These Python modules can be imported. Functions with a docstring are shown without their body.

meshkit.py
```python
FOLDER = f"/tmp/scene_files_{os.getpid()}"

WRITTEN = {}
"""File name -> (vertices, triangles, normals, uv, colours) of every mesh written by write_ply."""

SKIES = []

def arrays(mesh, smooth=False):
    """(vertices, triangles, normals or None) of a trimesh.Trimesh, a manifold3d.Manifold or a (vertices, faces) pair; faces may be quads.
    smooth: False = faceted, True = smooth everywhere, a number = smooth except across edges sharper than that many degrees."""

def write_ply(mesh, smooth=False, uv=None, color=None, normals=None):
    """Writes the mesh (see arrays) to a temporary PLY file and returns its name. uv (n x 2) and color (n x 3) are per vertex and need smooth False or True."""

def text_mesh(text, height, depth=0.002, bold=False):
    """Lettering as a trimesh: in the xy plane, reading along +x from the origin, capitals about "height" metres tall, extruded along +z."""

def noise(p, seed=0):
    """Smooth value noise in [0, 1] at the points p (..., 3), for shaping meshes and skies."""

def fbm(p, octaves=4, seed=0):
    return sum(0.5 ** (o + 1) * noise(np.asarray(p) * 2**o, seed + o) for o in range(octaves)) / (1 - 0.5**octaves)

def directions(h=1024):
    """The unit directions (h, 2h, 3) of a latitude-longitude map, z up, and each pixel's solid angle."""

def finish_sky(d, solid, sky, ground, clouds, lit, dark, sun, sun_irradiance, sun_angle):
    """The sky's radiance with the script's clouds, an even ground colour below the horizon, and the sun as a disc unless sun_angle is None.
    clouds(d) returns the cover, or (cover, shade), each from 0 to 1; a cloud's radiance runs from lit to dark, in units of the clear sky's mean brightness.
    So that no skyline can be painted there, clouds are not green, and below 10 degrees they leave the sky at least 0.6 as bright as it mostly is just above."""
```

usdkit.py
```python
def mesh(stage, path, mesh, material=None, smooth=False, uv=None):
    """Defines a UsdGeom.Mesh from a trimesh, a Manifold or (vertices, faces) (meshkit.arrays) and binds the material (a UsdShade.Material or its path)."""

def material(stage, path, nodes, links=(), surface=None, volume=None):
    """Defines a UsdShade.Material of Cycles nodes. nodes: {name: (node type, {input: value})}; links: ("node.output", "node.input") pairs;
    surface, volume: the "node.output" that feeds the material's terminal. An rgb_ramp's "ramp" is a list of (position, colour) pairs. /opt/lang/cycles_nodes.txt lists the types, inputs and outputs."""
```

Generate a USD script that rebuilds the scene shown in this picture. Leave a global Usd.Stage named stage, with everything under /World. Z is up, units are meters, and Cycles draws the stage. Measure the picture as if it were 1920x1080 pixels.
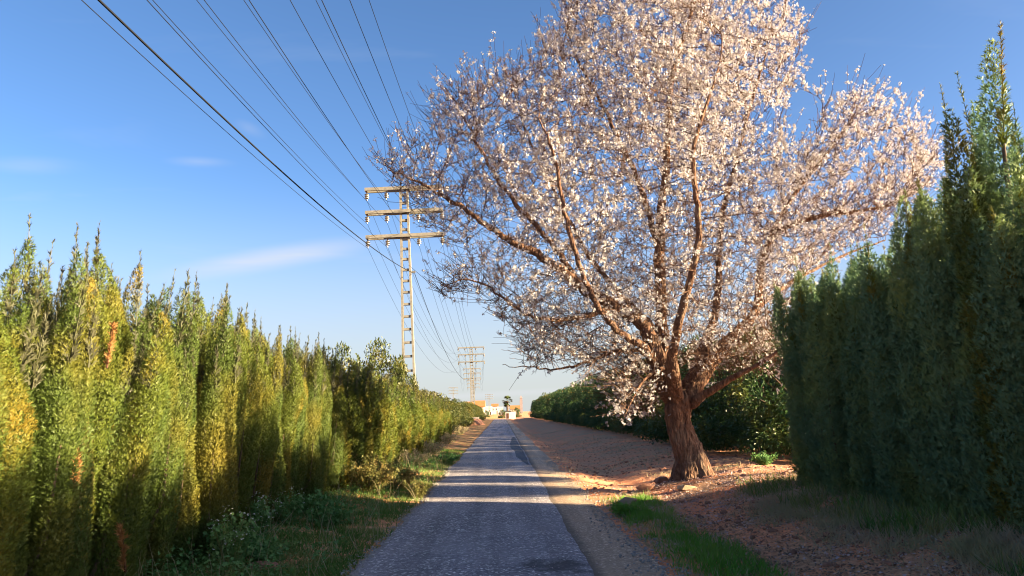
import math, numpy as np, trimesh, manifold3d, usdkit, meshkit
from pxr import Usd, UsdGeom, UsdLux, UsdShade, Gf, Sdf, Vt
from scipy.spatial import cKDTree

stage = Usd.Stage.CreateInMemory()
UsdGeom.SetStageUpAxis(stage, UsdGeom.Tokens.z)
UsdGeom.SetStageMetersPerUnit(stage, 1.0)
stage.SetDefaultPrim(UsdGeom.Xform.Define(stage, '/World').GetPrim())
UsdGeom.Scope.Define(stage, '/World/Looks')

# ------------------------------------------------------------------ camera, sky, sun, exposure
EXPOSURE = 3.45
SUN_EL, SUN_A = math.radians(15.5), math.radians(-16.0)      # SUN_A: how far ahead of square to the lane
SUN_I, SUN_COL, SKY_STRENGTH = 0.85, (1.0, 0.78, 0.46), 0.05
FPX, CAM_H, VPX, VPY, ROLL = 1450.0, 1.6, 940.0, 772.0, math.radians(1.2)

def cam_axes():
    """World right, up, forward of the camera such that +y is seen at pixel (VPX, VPY) of a 1920 x 1080 picture, with a slight roll."""
    # unrolled pixel of the vanishing point
    u, v = VPX - 960, 540 - VPY
    c, s = math.cos(ROLL), math.sin(ROLL)
    u0, v0 = c * u + s * v, -s * u + c * v
    pitch = math.atan2(-v0, FPX)
    yaw = math.atan2(-u0, math.hypot(FPX, v0))
    f = np.array([math.sin(yaw) * math.cos(pitch), math.cos(yaw) * math.cos(pitch), math.sin(pitch)])
    r = np.array([math.cos(yaw), -math.sin(yaw), 0.0])
    up = np.cross(r, f)
    return c * r - s * up, s * r + c * up, f      # rolled so that right ends of level things stand higher

R_, U_, F_ = cam_axes()
CAM = np.array([0.0, 0.0, CAM_H])
cam = UsdGeom.Camera.Define(stage, '/World/camera')
cam.CreateHorizontalApertureAttr(36.0); cam.CreateVerticalApertureAttr(20.25)
cam.CreateFocalLengthAttr(36.0 * FPX / 1920.0)
cam.CreateClippingRangeAttr(Gf.Vec2f(0.05, 20000.0))
cam.CreateExposureAttr(EXPOSURE)
M = np.eye(4); M[0, :3], M[1, :3], M[2, :3], M[3, :3] = R_, U_, -F_, CAM
cam.AddTransformOp().Set(Gf.Matrix4d(*M.ravel().tolist()))

def ray(px, py):
    d = F_ + R_ * ((px - 960) / FPX) + U_ * ((540 - py) / FPX)
    return d / np.linalg.norm(d)
def at_y(px, py, y):
    d = ray(px, py); return CAM + d * (y / d[1])
def at_x(px, py, x):
    d = ray(px, py); return CAM + d * (x / d[0])
def at_z(px, py, z):
    d = ray(px, py); return CAM + d * ((z - CAM_H) / d[2])
def proj(p):
    q = np.asarray(p, float) - CAM
    w = q @ F_
    return 960 + FPX * (q @ R_) / w, 540 - FPX * (q @ U_) / w

SUN = np.array([math.cos(SUN_EL) * math.cos(SUN_A), math.cos(SUN_EL) * math.sin(SUN_A), math.sin(SUN_EL)])
SUN_ROT = math.atan2(SUN[0], SUN[1])
mat = lambda name, nodes, links, surface: usdkit.material(stage, '/World/Looks/' + name, nodes, links, surface=surface)
WISPS = [((505, 485), 260, 30, -0.15, 0.75), ((375, 304), 75, 13, 0.06, 0.30), ((60, 310), 110, 20, 0.05, 0.30), ((900, 742), 320, 10, -0.04, 0.55), ((470, 242), 40, 16, 0.5, 0.2)]   # (pixel, half length, half thickness, slope, cover)
wn, wl_ = {}, []
for i, ((px, py), a, b, rot, amt) in enumerate(WISPS):
    d = ray(px, py); k = 1 / (FPX * d[1]); last = f'w{i}_'
    wn.update({last + 's': ('vector_math', {'math_type': 'subtract', 'vector2': (d[0] / d[1], d[2] / d[1], 0.0)}), last + 'r': ('vector_rotate', {'rotation_type': 'z_axis', 'rotate_type': 'z_axis', 'angle': rot}),
               last + 'm': ('vector_math', {'math_type': 'multiply', 'vector2': (1 / (a * k), 1 / (b * k), 0.0)}), last + 'l': ('vector_math', {'math_type': 'length'}),
               last + 'f': ('map_range', {'range_type': 'smoothstep', 'from_min': 0.0, 'from_max': 1.0, 'to_min': amt, 'to_max': 0.0, 'clamp': True}), last + 'n': ('math', {'math_type': 'multiply'}), last + 'a': ('math', {'math_type': 'add', 'use_clamp': True})})
    wl_ += [('uv.vector', last + 's.vector1'), (last + 's.vector', last + 'r.vector'), (last + 'r.vector', last + 'm.vector1'), (last + 'm.vector', last + 'l.vector1'), (last + 'l.value', last + 'f.value'),
            (last + 'f.result', last + 'n.value1'), ('wr.result', last + 'n.value2'), (last + 'n.value', last + 'a.value1'), ((f'w{i - 1}_a.value' if i else 'cf.value'), last + 'a.value2')]
for v_ in wn.values(): v_[1].pop('rotation_type', None)
sky_mat = mat('sky', {**wn, 'wr': ('map_range', {'from_min': 0.30, 'from_max': 0.62, 'clamp': True}),
    'sky': ('sky_texture', {'sky_type': 'single_scattering', 'sun_disc': False, 'sun_elevation': SUN_EL, 'sun_rotation': SUN_ROT, 'altitude': 100.0, 'air_density': 0.6, 'aerosol_density': 1.3, 'ozone_density': 2.0}),
    'tc': ('texture_coordinate', {}),
    'sep': ('separate_xyz', {}),
    'u': ('math', {'math_type': 'divide'}), 'v': ('math', {'math_type': 'divide'}),
    'ya': ('math', {'math_type': 'absolute'}), 'ym': ('math', {'math_type': 'maximum', 'value2': 0.12}),
    'uv': ('combine_xyz', {}),
    'mp': ('mapping', {'scale': (1.6, 9.0, 1.0), 'rotation': (0.0, 0.0, -0.16), 'location': (0.37, 0.55, 0.0)}),
    'n': ('noise_texture', {'scale': 1.15, 'detail': 6.0, 'roughness': 0.56, 'distortion': 0.5}),
    'nr': ('map_range', {'from_min': 0.56, 'from_max': 0.90, 'to_min': 0.0, 'to_max': 0.6, 'clamp': True}),
    'low': ('map_range', {'from_min': 0.02, 'from_max': 0.36, 'to_min': 1.0, 'to_max': 0.22, 'clamp': True}),
    'cf': ('math', {'math_type': 'multiply'}),
    'hz': ('map_range', {'range_type': 'smoothstep', 'from_min': -0.005, 'from_max': 0.30, 'to_min': 0.92, 'to_max': 0.0, 'clamp': True}),
    'hs': ('hsv', {'saturation': 1.12, 'value': 0.57}),
    'm1': ('mix_color', {'b': (1.28, 1.33, 1.30)}),
    'm2': ('mix_color', {'b': (1.5, 1.54, 1.66)}),
    'bg': ('background_shader', {'strength': SKY_STRENGTH}),
}, [('tc.generated', 'sep.vector'), ('sep.y', 'ya.value1'), ('ya.value', 'ym.value1'), ('sep.x', 'u.value1'), ('ym.value', 'u.value2'), ('sep.z', 'v.value1'), ('ym.value', 'v.value2'),
    ('u.value', 'uv.x'), ('v.value', 'uv.y'), ('uv.vector', 'mp.vector'), ('mp.vector', 'n.vector'), ('n.fac', 'nr.value'), ('sep.z', 'low.value'), ('nr.result', 'cf.value1'), ('low.result', 'cf.value2'),
    ('sep.z', 'hz.value'), ('sky.color', 'hs.color'), ('hs.color', 'm1.a'), ('hz.result', 'm1.fac'), ('m1.result', 'm2.a'), (f'w{len(WISPS) - 1}_a.value', 'm2.fac'), ('n.fac', 'wr.value'), ('m2.result', 'bg.color')] + wl_, 'bg.background')
dome = UsdLux.DomeLight.Define(stage, '/World/sky')
dome.CreateIntensityAttr(1.0)
UsdShade.MaterialBindingAPI.Apply(dome.GetPrim()).Bind(sky_mat)
dome.GetPrim().SetCustomDataByKey('kind', 'structure')
sun = UsdLux.DistantLight.Define(stage, '/World/sun')
sun.CreateIntensityAttr(SUN_I); sun.CreateAngleAttr(0.53); sun.CreateNormalizeAttr(True); sun.CreateColorAttr(Gf.Vec3f(*SUN_COL))
z_ = SUN; x_ = np.cross([0, 0, 1.0], z_); x_ /= np.linalg.norm(x_); y_ = np.cross(z_, x_)
M = np.eye(4); M[0, :3], M[1, :3], M[2, :3] = x_, y_, z_
sun.AddTransformOp().Set(Gf.Matrix4d(*M.ravel().tolist()))

# ------------------------------------------------------------------ helpers
taken = {}
def numbered(parent, name):
    k = taken.get((parent, name), 0); taken[(parent, name)] = k + 1
    return f'{parent}/{name}' if k == 0 else f'{parent}/{name}_{k:03d}'
def tag(p, label=None, cat=None, group=None, kind=None):
    p = p.GetPrim() if hasattr(p, 'GetPrim') else p
    for k, v in (('label', label), ('category', cat), ('group', group), ('kind', kind)):
        if v: p.SetCustomDataByKey(k, v)
    return p
def place(x, loc=(0, 0, 0), rz=0.0, scale=None, tilt=None):
    x.AddTranslateOp().Set(Gf.Vec3d(*map(float, loc)))
    if tilt is not None: x.AddRotateYOp().Set(float(tilt))
    x.AddRotateZOp().Set(float(rz))
    if scale is not None: x.AddScaleOp().Set(Gf.Vec3f(*map(float, np.broadcast_to(scale, 3))))
def thing(name, label, cat, loc=(0, 0, 0), rz=0.0, scale=None, group=None, tilt=None):
    x = UsdGeom.Xform.Define(stage, numbered('/World', name)); place(x, loc, rz, scale, tilt)
    return tag(x, label, cat, group)
def part(name, mesh, m, parent=None, smooth=False, label=None, kind=None):
    base = '/World' if parent is None else str(parent.GetPath())
    o = usdkit.mesh(stage, numbered(base, name), mesh, m, smooth=smooth)
    return tag(o, label, None, None, kind)
stage.CreateClassPrim('/World/Library')
def proto(name):
    stage.CreateClassPrim('/World/Library')
    return UsdGeom.Xform.Define(stage, numbered('/World/Library', name)).GetPrim()
def copy(pr, name, label, cat, loc, rz=0.0, scale=None, group=None, tilt=None):
    x = UsdGeom.Xform.Define(stage, numbered('/World', name))
    x.GetPrim().GetReferences().AddInternalReference(pr.GetPath()); x.GetPrim().SetInstanceable(True)
    place(x, loc, rz, scale, tilt)
    return tag(x, label, cat, group)
unit = lambda a: a / np.maximum(np.linalg.norm(a, axis=-1, keepdims=True), 1e-9)
def sstep(a, b, x):
    t = np.clip((np.asarray(x, float) - a) / (b - a), 0, 1); return t * t * (3 - 2 * t)
def cat_(parts):
    """Joins (v, f) pairs."""
    vs, fs, n = [], [], 0
    for v, f in parts:
        vs.append(v); fs.append(np.asarray(f) + n); n += len(v)
    return np.vstack(vs), np.vstack(fs)
def scatter(tv, tf, pos, X, Y, Z, s):
    """Copies of template (tv, tf) at pos with axes X, Y, Z (n x 3) and sizes s (n or n x 3)."""
    s = np.asarray(s, float); s = s[:, None] * np.ones(3) if s.ndim == 1 else s
    v = pos[:, None, :] + tv[None, :, 0:1] * (X * s[:, 0:1])[:, None] + tv[None, :, 1:2] * (Y * s[:, 1:2])[:, None] + tv[None, :, 2:3] * (Z * s[:, 2:3])[:, None]
    f = tf[None] + (np.arange(len(pos)) * len(tv))[:, None, None]
    return v.reshape(-1, 3), f.reshape(-1, 3)
def frames(axis, rng, hint=None, jitter=0.5):
    """Y axes across the axis; Z axes near the hint (or random)."""
    h = rng.normal(size=axis.shape) if hint is None else hint + rng.normal(size=axis.shape) * jitter
    Y = unit(np.cross(h, axis)); return Y, np.cross(axis, Y)
def frusta(a, b, ra, rb, sides=4):
    """Tapered prisms from a to b (n x 3), open ended."""
    d = unit(b - a)
    h = np.where(np.abs(d[:, 2:3]) < 0.9, [[0, 0, 1.0]], [[1.0, 0, 0]])
    u = unit(np.cross(d, h)); w = np.cross(d, u)
    th = np.arange(sides) / sides * 2 * np.pi
    ring = np.cos(th)[None, :, None] * u[:, None] + np.sin(th)[None, :, None] * w[:, None]
    v = np.concatenate([a[:, None] + ring * ra[:, None, None], b[:, None] + ring * rb[:, None, None]], 1)
    i = np.arange(sides); j = (i + 1) % sides
    f = np.vstack([np.stack([i, j, j + sides], 1), np.stack([i, j + sides, i + sides], 1)])
    return v.reshape(-1, 3), (f[None] + (np.arange(len(a)) * 2 * sides)[:, None, None]).reshape(-1, 3)
def tube(pts, rad, sides=8, cap=True):
    pts = np.asarray(pts, float); rad = np.broadcast_to(np.asarray(rad, float), len(pts))
    t = unit(np.gradient(pts, axis=0)); u = unit(np.cross(t[0], [0.3, 0.9, 0.2])); us = []
    for k in range(len(pts)):
        u = unit(u - t[k] * (u @ t[k])); us.append(u)
    us = np.array(us); w = np.cross(t, us); th = np.arange(sides) / sides * 2 * np.pi
    v = (pts[:, None] + rad[:, None, None] * (np.cos(th)[None, :, None] * us[:, None] + np.sin(th)[None, :, None] * w[:, None])).reshape(-1, 3)
    i = np.arange(sides); j = (i + 1) % sides; f = []
    for k in range(len(pts) - 1):
        f += [np.stack([i, j, j + sides], 1) + k * sides, np.stack([i, j + sides, i + sides], 1) + k * sides]
    if cap:
        n = len(v); v = np.vstack([v, pts[:1], pts[-1:]]); e = (len(pts) - 1) * sides
        f += [np.stack([j, i, np.full(sides, n)], 1), np.stack([i + e, j + e, np.full(sides, n + 1)], 1)]
    return v, np.vstack(f)
def box(x0, x1, y0, y1, z0, z1):
    m = trimesh.creation.box([x1 - x0, y1 - y0, z1 - z0]); m.apply_translation([(x0 + x1) / 2, (y0 + y1) / 2, (z0 + z1) / 2])
    return np.array(m.vertices), np.array(m.faces)
def spline(p, n):
    from scipy.interpolate import CubicSpline
    p = np.asarray(p, float); s = np.r_[0, np.cumsum(np.linalg.norm(np.diff(p[:, :3], axis=0), axis=1))]
    return CubicSpline(s, p)(np.linspace(0, s[-1], n))
ORD = ['%s' % w for w in 'first second third fourth fifth sixth seventh eighth ninth tenth eleventh twelfth thirteenth fourteenth fifteenth sixteenth seventeenth eighteenth nineteenth twentieth'.split()]; ORD += ['twenty ' + w for w in ORD[:9]]

# ------------------------------------------------------------------ materials
def foliage(name, ramp, patch=None, patch_scale=1.2, patch_amount=0.5, trans=0.3, rough=0.55, spec=0.25, tint=1.0):
    nodes = {'g': ('geometry', {}), 'r': ('rgb_ramp', {'ramp': ramp}),
             
             'n': ('noise_texture', {'scale': patch_scale, 'detail': 2.0}), 'nr': ('map_range', {'from_min': 0.48, 'from_max': 0.72, 'to_max': patch_amount, 'clamp': True}),
             'mx': ('mix_color', {'b': patch or ramp[-1][1]}),
             'p': ('principled_bsdf', {'roughness': rough, 'specular_ior_level': spec}), 't': ('translucent_bsdf', {}), 'm': ('mix_closure', {'fac': trans})}
    return mat(name, nodes, [('g.random_per_island', 'r.fac'), ('g.position', 'n.vector'), ('n.fac', 'nr.value'), ('nr.result', 'mx.fac'), ('r.color', 'mx.a'),
                             ('mx.result', 'p.base_color'), ('mx.result', 't.color'), ('p.BSDF', 'm.closure1'), ('t.BSDF', 'm.closure2')], 'm.closure')
def rough_mat(name, c1, c2, scale, bump=0.3, rough=0.85, detail=5.0, stretch=(1, 1, 1), dist=0.02):
    return mat(name, {'g': ('geometry', {}), 'mp': ('mapping', {'scale': stretch}), 'n': ('noise_texture', {'scale': scale, 'detail': detail, 'roughness': 0.65}),
                      'r': ('rgb_ramp', {'ramp': [(0.3, c1), (0.7, c2)]}), 'b': ('bump', {'strength': bump, 'distance': dist}), 'p': ('principled_bsdf', {'roughness': rough, 'specular_ior_level': 0.2})},
               [('g.position', 'mp.vector'), ('mp.vector', 'n.vector'), ('n.fac', 'r.fac'), ('n.fac', 'b.height'), ('r.color', 'p.base_color'), ('b.normal', 'p.normal')], 'p.BSDF')
CY_G = foliage('cypress_green', [(0, (0.063, 0.094, 0.018)), (0.5, (0.148, 0.168, 0.020)), (1, (0.228, 0.218, 0.026))], (0.228, 0.168, 0.024), 1.1, 0.6, trans=0.2)
CY_Y = foliage('cypress_yellow', [(0, (0.08, 0.105, 0.015)), (0.5, (0.19, 0.19, 0.018)), (1, (0.27, 0.24, 0.024))], (0.26, 0.165, 0.025), 1.4, 0.6, trans=0.2)
CY_B = foliage('cypress_rusty', [(0, (0.09, 0.085, 0.02)), (0.5, (0.20, 0.155, 0.022)), (1, (0.30, 0.19, 0.04))], (0.17, 0.18, 0.02), 2.5, 0.9, trans=0.2)
CY_D = foliage('cypress_dark', [(0, (0.106, 0.185, 0.092)), (0.5, (0.205, 0.330, 0.132)), (1, (0.304, 0.409, 0.139))], (0.304, 0.343, 0.073), 1.3, 0.5, trans=0.25)
CY_T = foliage('cypress_tip', [(0, (0.068, 0.068, 0.040)), (0.5, (0.112, 0.105, 0.062)), (1, (0.174, 0.155, 0.105))], (0.087, 0.099, 0.031), 3.0, 0.5, trans=0.2)
CITRUS = foliage('citrus_leaf', [(0, (0.031, 0.076, 0.020)), (0.6, (0.076, 0.145, 0.027)), (1, (0.204, 0.238, 0.034))], (0.238, 0.204, 0.034), 0.9, 0.4, trans=0.25, rough=0.38, spec=0.4)
CITRUS_Y = foliage('citrus_leaf_yellow', [(0, (0.05, 0.065, 0.012)), (0.5, (0.13, 0.13, 0.014)), (1, (0.26, 0.20, 0.02))], (0.25, 0.18, 0.03), 0.9, 0.5, trans=0.25, rough=0.4, spec=0.4)
GRASS_M = foliage('grass_blade', [(0, (0.083, 0.166, 0.032)), (0.6, (0.166, 0.302, 0.055)), (1, (0.385, 0.413, 0.110))], (0.358, 0.302, 0.124), 1.5, 0.6)
GRASS_G = foliage('fresh_grass_blade', [(0, (0.109, 0.274, 0.032)), (0.6, (0.192, 0.466, 0.055)), (1, (0.355, 0.547, 0.097))], (0.246, 0.329, 0.082), 1.5, 0.5)
DRY_M = foliage('dry_grass_blade', [(0, (0.376, 0.308, 0.203)), (0.6, (0.698, 0.564, 0.389)), (1, (0.900, 0.885, 0.617))], (0.242, 0.268, 0.108), 1.5, 0.7)
WEED_M = foliage('weed_leaf', [(0, (0.083, 0.193, 0.055)), (0.6, (0.166, 0.330, 0.097)), (1, (0.276, 0.468, 0.138))], (0.221, 0.276, 0.083), 1.5, 0.4)
SHRUB_M = foliage('shrub_leaf', [(0, (0.130, 0.130, 0.039)), (0.6, (0.260, 0.221, 0.058)), (1, (0.416, 0.312, 0.117))], (0.338, 0.221, 0.078), 2.5, 0.6)
PETAL_M = foliage('almond_petal', [(0, (0.501, 0.476, 0.485)), (0.5, (0.649, 0.658, 0.666)), (1, (0.718, 0.726, 0.744))], (0.571, 0.519, 0.519), 2.5, 0.3, trans=0.3, rough=0.6)
FALLEN_M = foliage('fallen_petal', [(0, (0.462, 0.352, 0.341)), (0.5, (0.682, 0.572, 0.550)), (1, (0.858, 0.770, 0.737))], (0.440, 0.308, 0.275), 2.5, 0.5, trans=0.1, rough=0.7)
LITTER_M = foliage('leaf_litter', [(0, (0.151, 0.108, 0.077)), (0.5, (0.394, 0.259, 0.182)), (1, (0.729, 0.517, 0.365))], (0.304, 0.182, 0.121), 2.0, 0.5, trans=0.05, rough=0.8)
FLOWER_M = foliage('white_flower', [(0, (0.65, 0.65, 0.6)), (1, (0.8, 0.8, 0.75))], None, 1.0, 0.0, trans=0.2)
PALM_M = foliage('palm_frond', [(0, (0.04, 0.06, 0.02)), (1, (0.12, 0.12, 0.03))], None, 1.0, 0.0)
BARK = mat('almond_bark', {'g': ('geometry', {}), 'mp': ('mapping', {'scale': (1, 1, 0.28)}), 'n': ('noise_texture', {'scale': 14.0, 'detail': 7.0, 'roughness': 0.7, 'distortion': 0.6}),
    'v': ('voronoi_texture', {'feature': 'distance_to_edge', 'scale': 16.0}), 'vr': ('map_range', {'from_min': 0.0, 'from_max': 0.25, 'clamp': True}),
    'h': ('math', {'math_type': 'multiply_add', 'value2': 0.5}), 'n2': ('noise_texture', {'scale': 2.2, 'detail': 3.0}),
    'r': ('rgb_ramp', {'ramp': [(0.3, (0.045, 0.022, 0.014)), (0.5, (0.12, 0.064, 0.042)), (0.72, (0.24, 0.14, 0.09))]}),
    'm': ('mix_color', {'b': (0.17, 0.125, 0.095)}), 'nr': ('map_range', {'from_min': 0.5, 'from_max': 0.7, 'to_max': 0.6, 'clamp': True}),
    'b': ('bump', {'strength': 0.9, 'distance': 0.04}), 'p': ('principled_bsdf', {'roughness': 0.88, 'specular_ior_level': 0.2})},
    [('g.position', 'mp.vector'), ('mp.vector', 'n.vector'), ('mp.vector', 'v.vector'), ('v.distance', 'vr.value'), ('vr.result', 'h.value1'), ('n.fac', 'h.value3'), ('n.fac', 'r.fac'), ('g.position', 'n2.vector'), ('n2.fac', 'nr.value'),
     ('nr.result', 'm.fac'), ('r.color', 'm.a'), ('m.result', 'p.base_color'), ('h.value', 'b.height'), ('b.normal', 'p.normal')], 'p.BSDF')
TWIG = rough_mat('twig_bark', (0.039, 0.020, 0.013), (0.100, 0.052, 0.032), 9.0, 0.2)
CY_BARK = rough_mat('cypress_bark', (0.05, 0.035, 0.025), (0.14, 0.10, 0.075), 20.0, 0.4, stretch=(1, 1, 0.2))
DEAD = foliage('dead_spray', [(0, (0.26, 0.13, 0.05)), (0.5, (0.42, 0.22, 0.09)), (1, (0.52, 0.31, 0.15))], None, 1.0, 0.0, trans=0.2)
CONCRETE = rough_mat('concrete', (0.144, 0.133, 0.115), (0.238, 0.224, 0.201), 6.0, 0.2)
CONCRETE_G = rough_mat('grey_concrete', (0.22, 0.20, 0.19), (0.34, 0.31, 0.29), 5.0, 0.2)
INSUL = mat('insulator_glass', {'p': ('principled_bsdf', {'base_color': (0.16, 0.14, 0.12), 'roughness': 0.25})}, [], 'p.BSDF')
STEEL = mat('steel', {'p': ('principled_bsdf', {'base_color': (0.2, 0.2, 0.2), 'roughness': 0.5, 'metallic': 0.6})}, [], 'p.BSDF')
WIRE = mat('wire', {'p': ('principled_bsdf', {'base_color': (0.012, 0.014, 0.02), 'roughness': 0.9, 'specular_ior_level': 0.05})}, [], 'p.BSDF')
PLASTER = rough_mat('white_plaster', (0.42, 0.40, 0.38), (0.52, 0.50, 0.48), 0.8, 0.05)
CREAM = rough_mat('cream_plaster', (0.38, 0.31, 0.23), (0.46, 0.39, 0.30), 0.8, 0.05)
ROOF = rough_mat('roof_tile', (0.26, 0.105, 0.04), (0.38, 0.17, 0.065), 3.0, 0.3)
PINK = rough_mat('pinkish_stone', (0.20, 0.16, 0.17), (0.26, 0.21, 0.22), 1.0, 0.05)
GLASS_D = mat('window_dark', {'p': ('principled_bsdf', {'base_color': (0.05, 0.06, 0.07), 'roughness': 0.15})}, [], 'p.BSDF')
STONE = rough_mat('tan_stone', (0.24, 0.16, 0.11), (0.46, 0.33, 0.22), 8.0, 0.5)
REDSTONE = rough_mat('red_clod', (0.16, 0.075, 0.05), (0.30, 0.15, 0.10), 9.0, 0.6)
ORANGE = mat('orange_peel', {'p': ('principled_bsdf', {'base_color': (0.62, 0.22, 0.02), 'roughness': 0.4})}, [], 'p.BSDF')

def mask(nodes, links, name, axis, a, b, lo=0.0, hi=1.0):
    nodes[name] = ('map_range', {'range_type': 'smoothstep', 'from_min': a, 'from_max': b, 'to_min': lo, 'to_max': hi, 'clamp': True}); links.append((axis, name + '.value'))
gn = {'g': ('geometry', {}), 's': ('separate_xyz', {}), 'n1': ('noise_texture', {'scale': 0.9, 'detail': 6.0, 'roughness': 0.6}), 'n2': ('noise_texture', {'scale': 16.0, 'detail': 6.0, 'roughness': 0.7}),
      'n3': ('noise_texture', {'scale': 3.2, 'detail': 4.0}), 'red': ('rgb_ramp', {'ramp': [(0.28, (0.322, 0.137, 0.075)), (0.5, (0.619, 0.250, 0.134)), (0.72, (1.015, 0.423, 0.203))]}),
      'brn': ('rgb_ramp', {'ramp': [(0.28, (0.229, 0.146, 0.089)), (0.5, (0.429, 0.279, 0.171)), (0.74, (0.671, 0.461, 0.286))]}),
      'grn': ('rgb_ramp', {'ramp': [(0.3, (0.095, 0.107, 0.032)), (0.7, (0.242, 0.236, 0.073))]}),
      'wob': ('math', {'math_type': 'multiply_add', 'value2': 1.6}), 'c1': ('mix_color', {}), 'c2': ('mix_color', {}), 'c3': ('mix_color', {}),
      'f1': ('map_range', {'from_min': 0.42, 'from_max': 0.6, 'to_min': 0.0, 'to_max': 0.75, 'clamp': True}), 'f2': ('math', {'math_type': 'multiply'}), 'f3': ('map_range', {'from_min': 0.40, 'from_max': 0.62, 'clamp': True}),
      'b': ('bump', {'strength': 0.7, 'distance': 0.05}), 'p': ('principled_bsdf', {'roughness': 0.95, 'specular_ior_level': 0.1})}
gl = [('g.position', 's.vector'), ('g.position', 'n1.vector'), ('g.position', 'n2.vector'), ('g.position', 'n3.vector'), ('n2.fac', 'red.fac'), ('n2.fac', 'brn.fac'), ('n2.fac', 'grn.fac'),
      ('n3.fac', 'wob.value1'), ('s.x', 'wob.value3')]
mask(gn, gl, 'left', 'wob.value', -1.0, -0.2, 1.0, 0.0)        # verge left of the lane
gl += [('n1.fac', 'f1.value'), ('red.color', 'c1.a'), ('brn.color', 'c1.b'), ('f1.result', 'c1.fac'), ('n3.fac', 'f3.value'), ('left.result', 'f2.value1'), ('f3.result', 'f2.value2'),
       ('c1.result', 'c2.a'), ('grn.color', 'c2.b'), ('f2.value', 'c2.fac'), ('c2.result', 'p.base_color'), ('n2.fac', 'b.height'), ('b.normal', 'p.normal')]
GROUND_M = mat('earth', gn, gl, 'p.BSDF')
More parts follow.
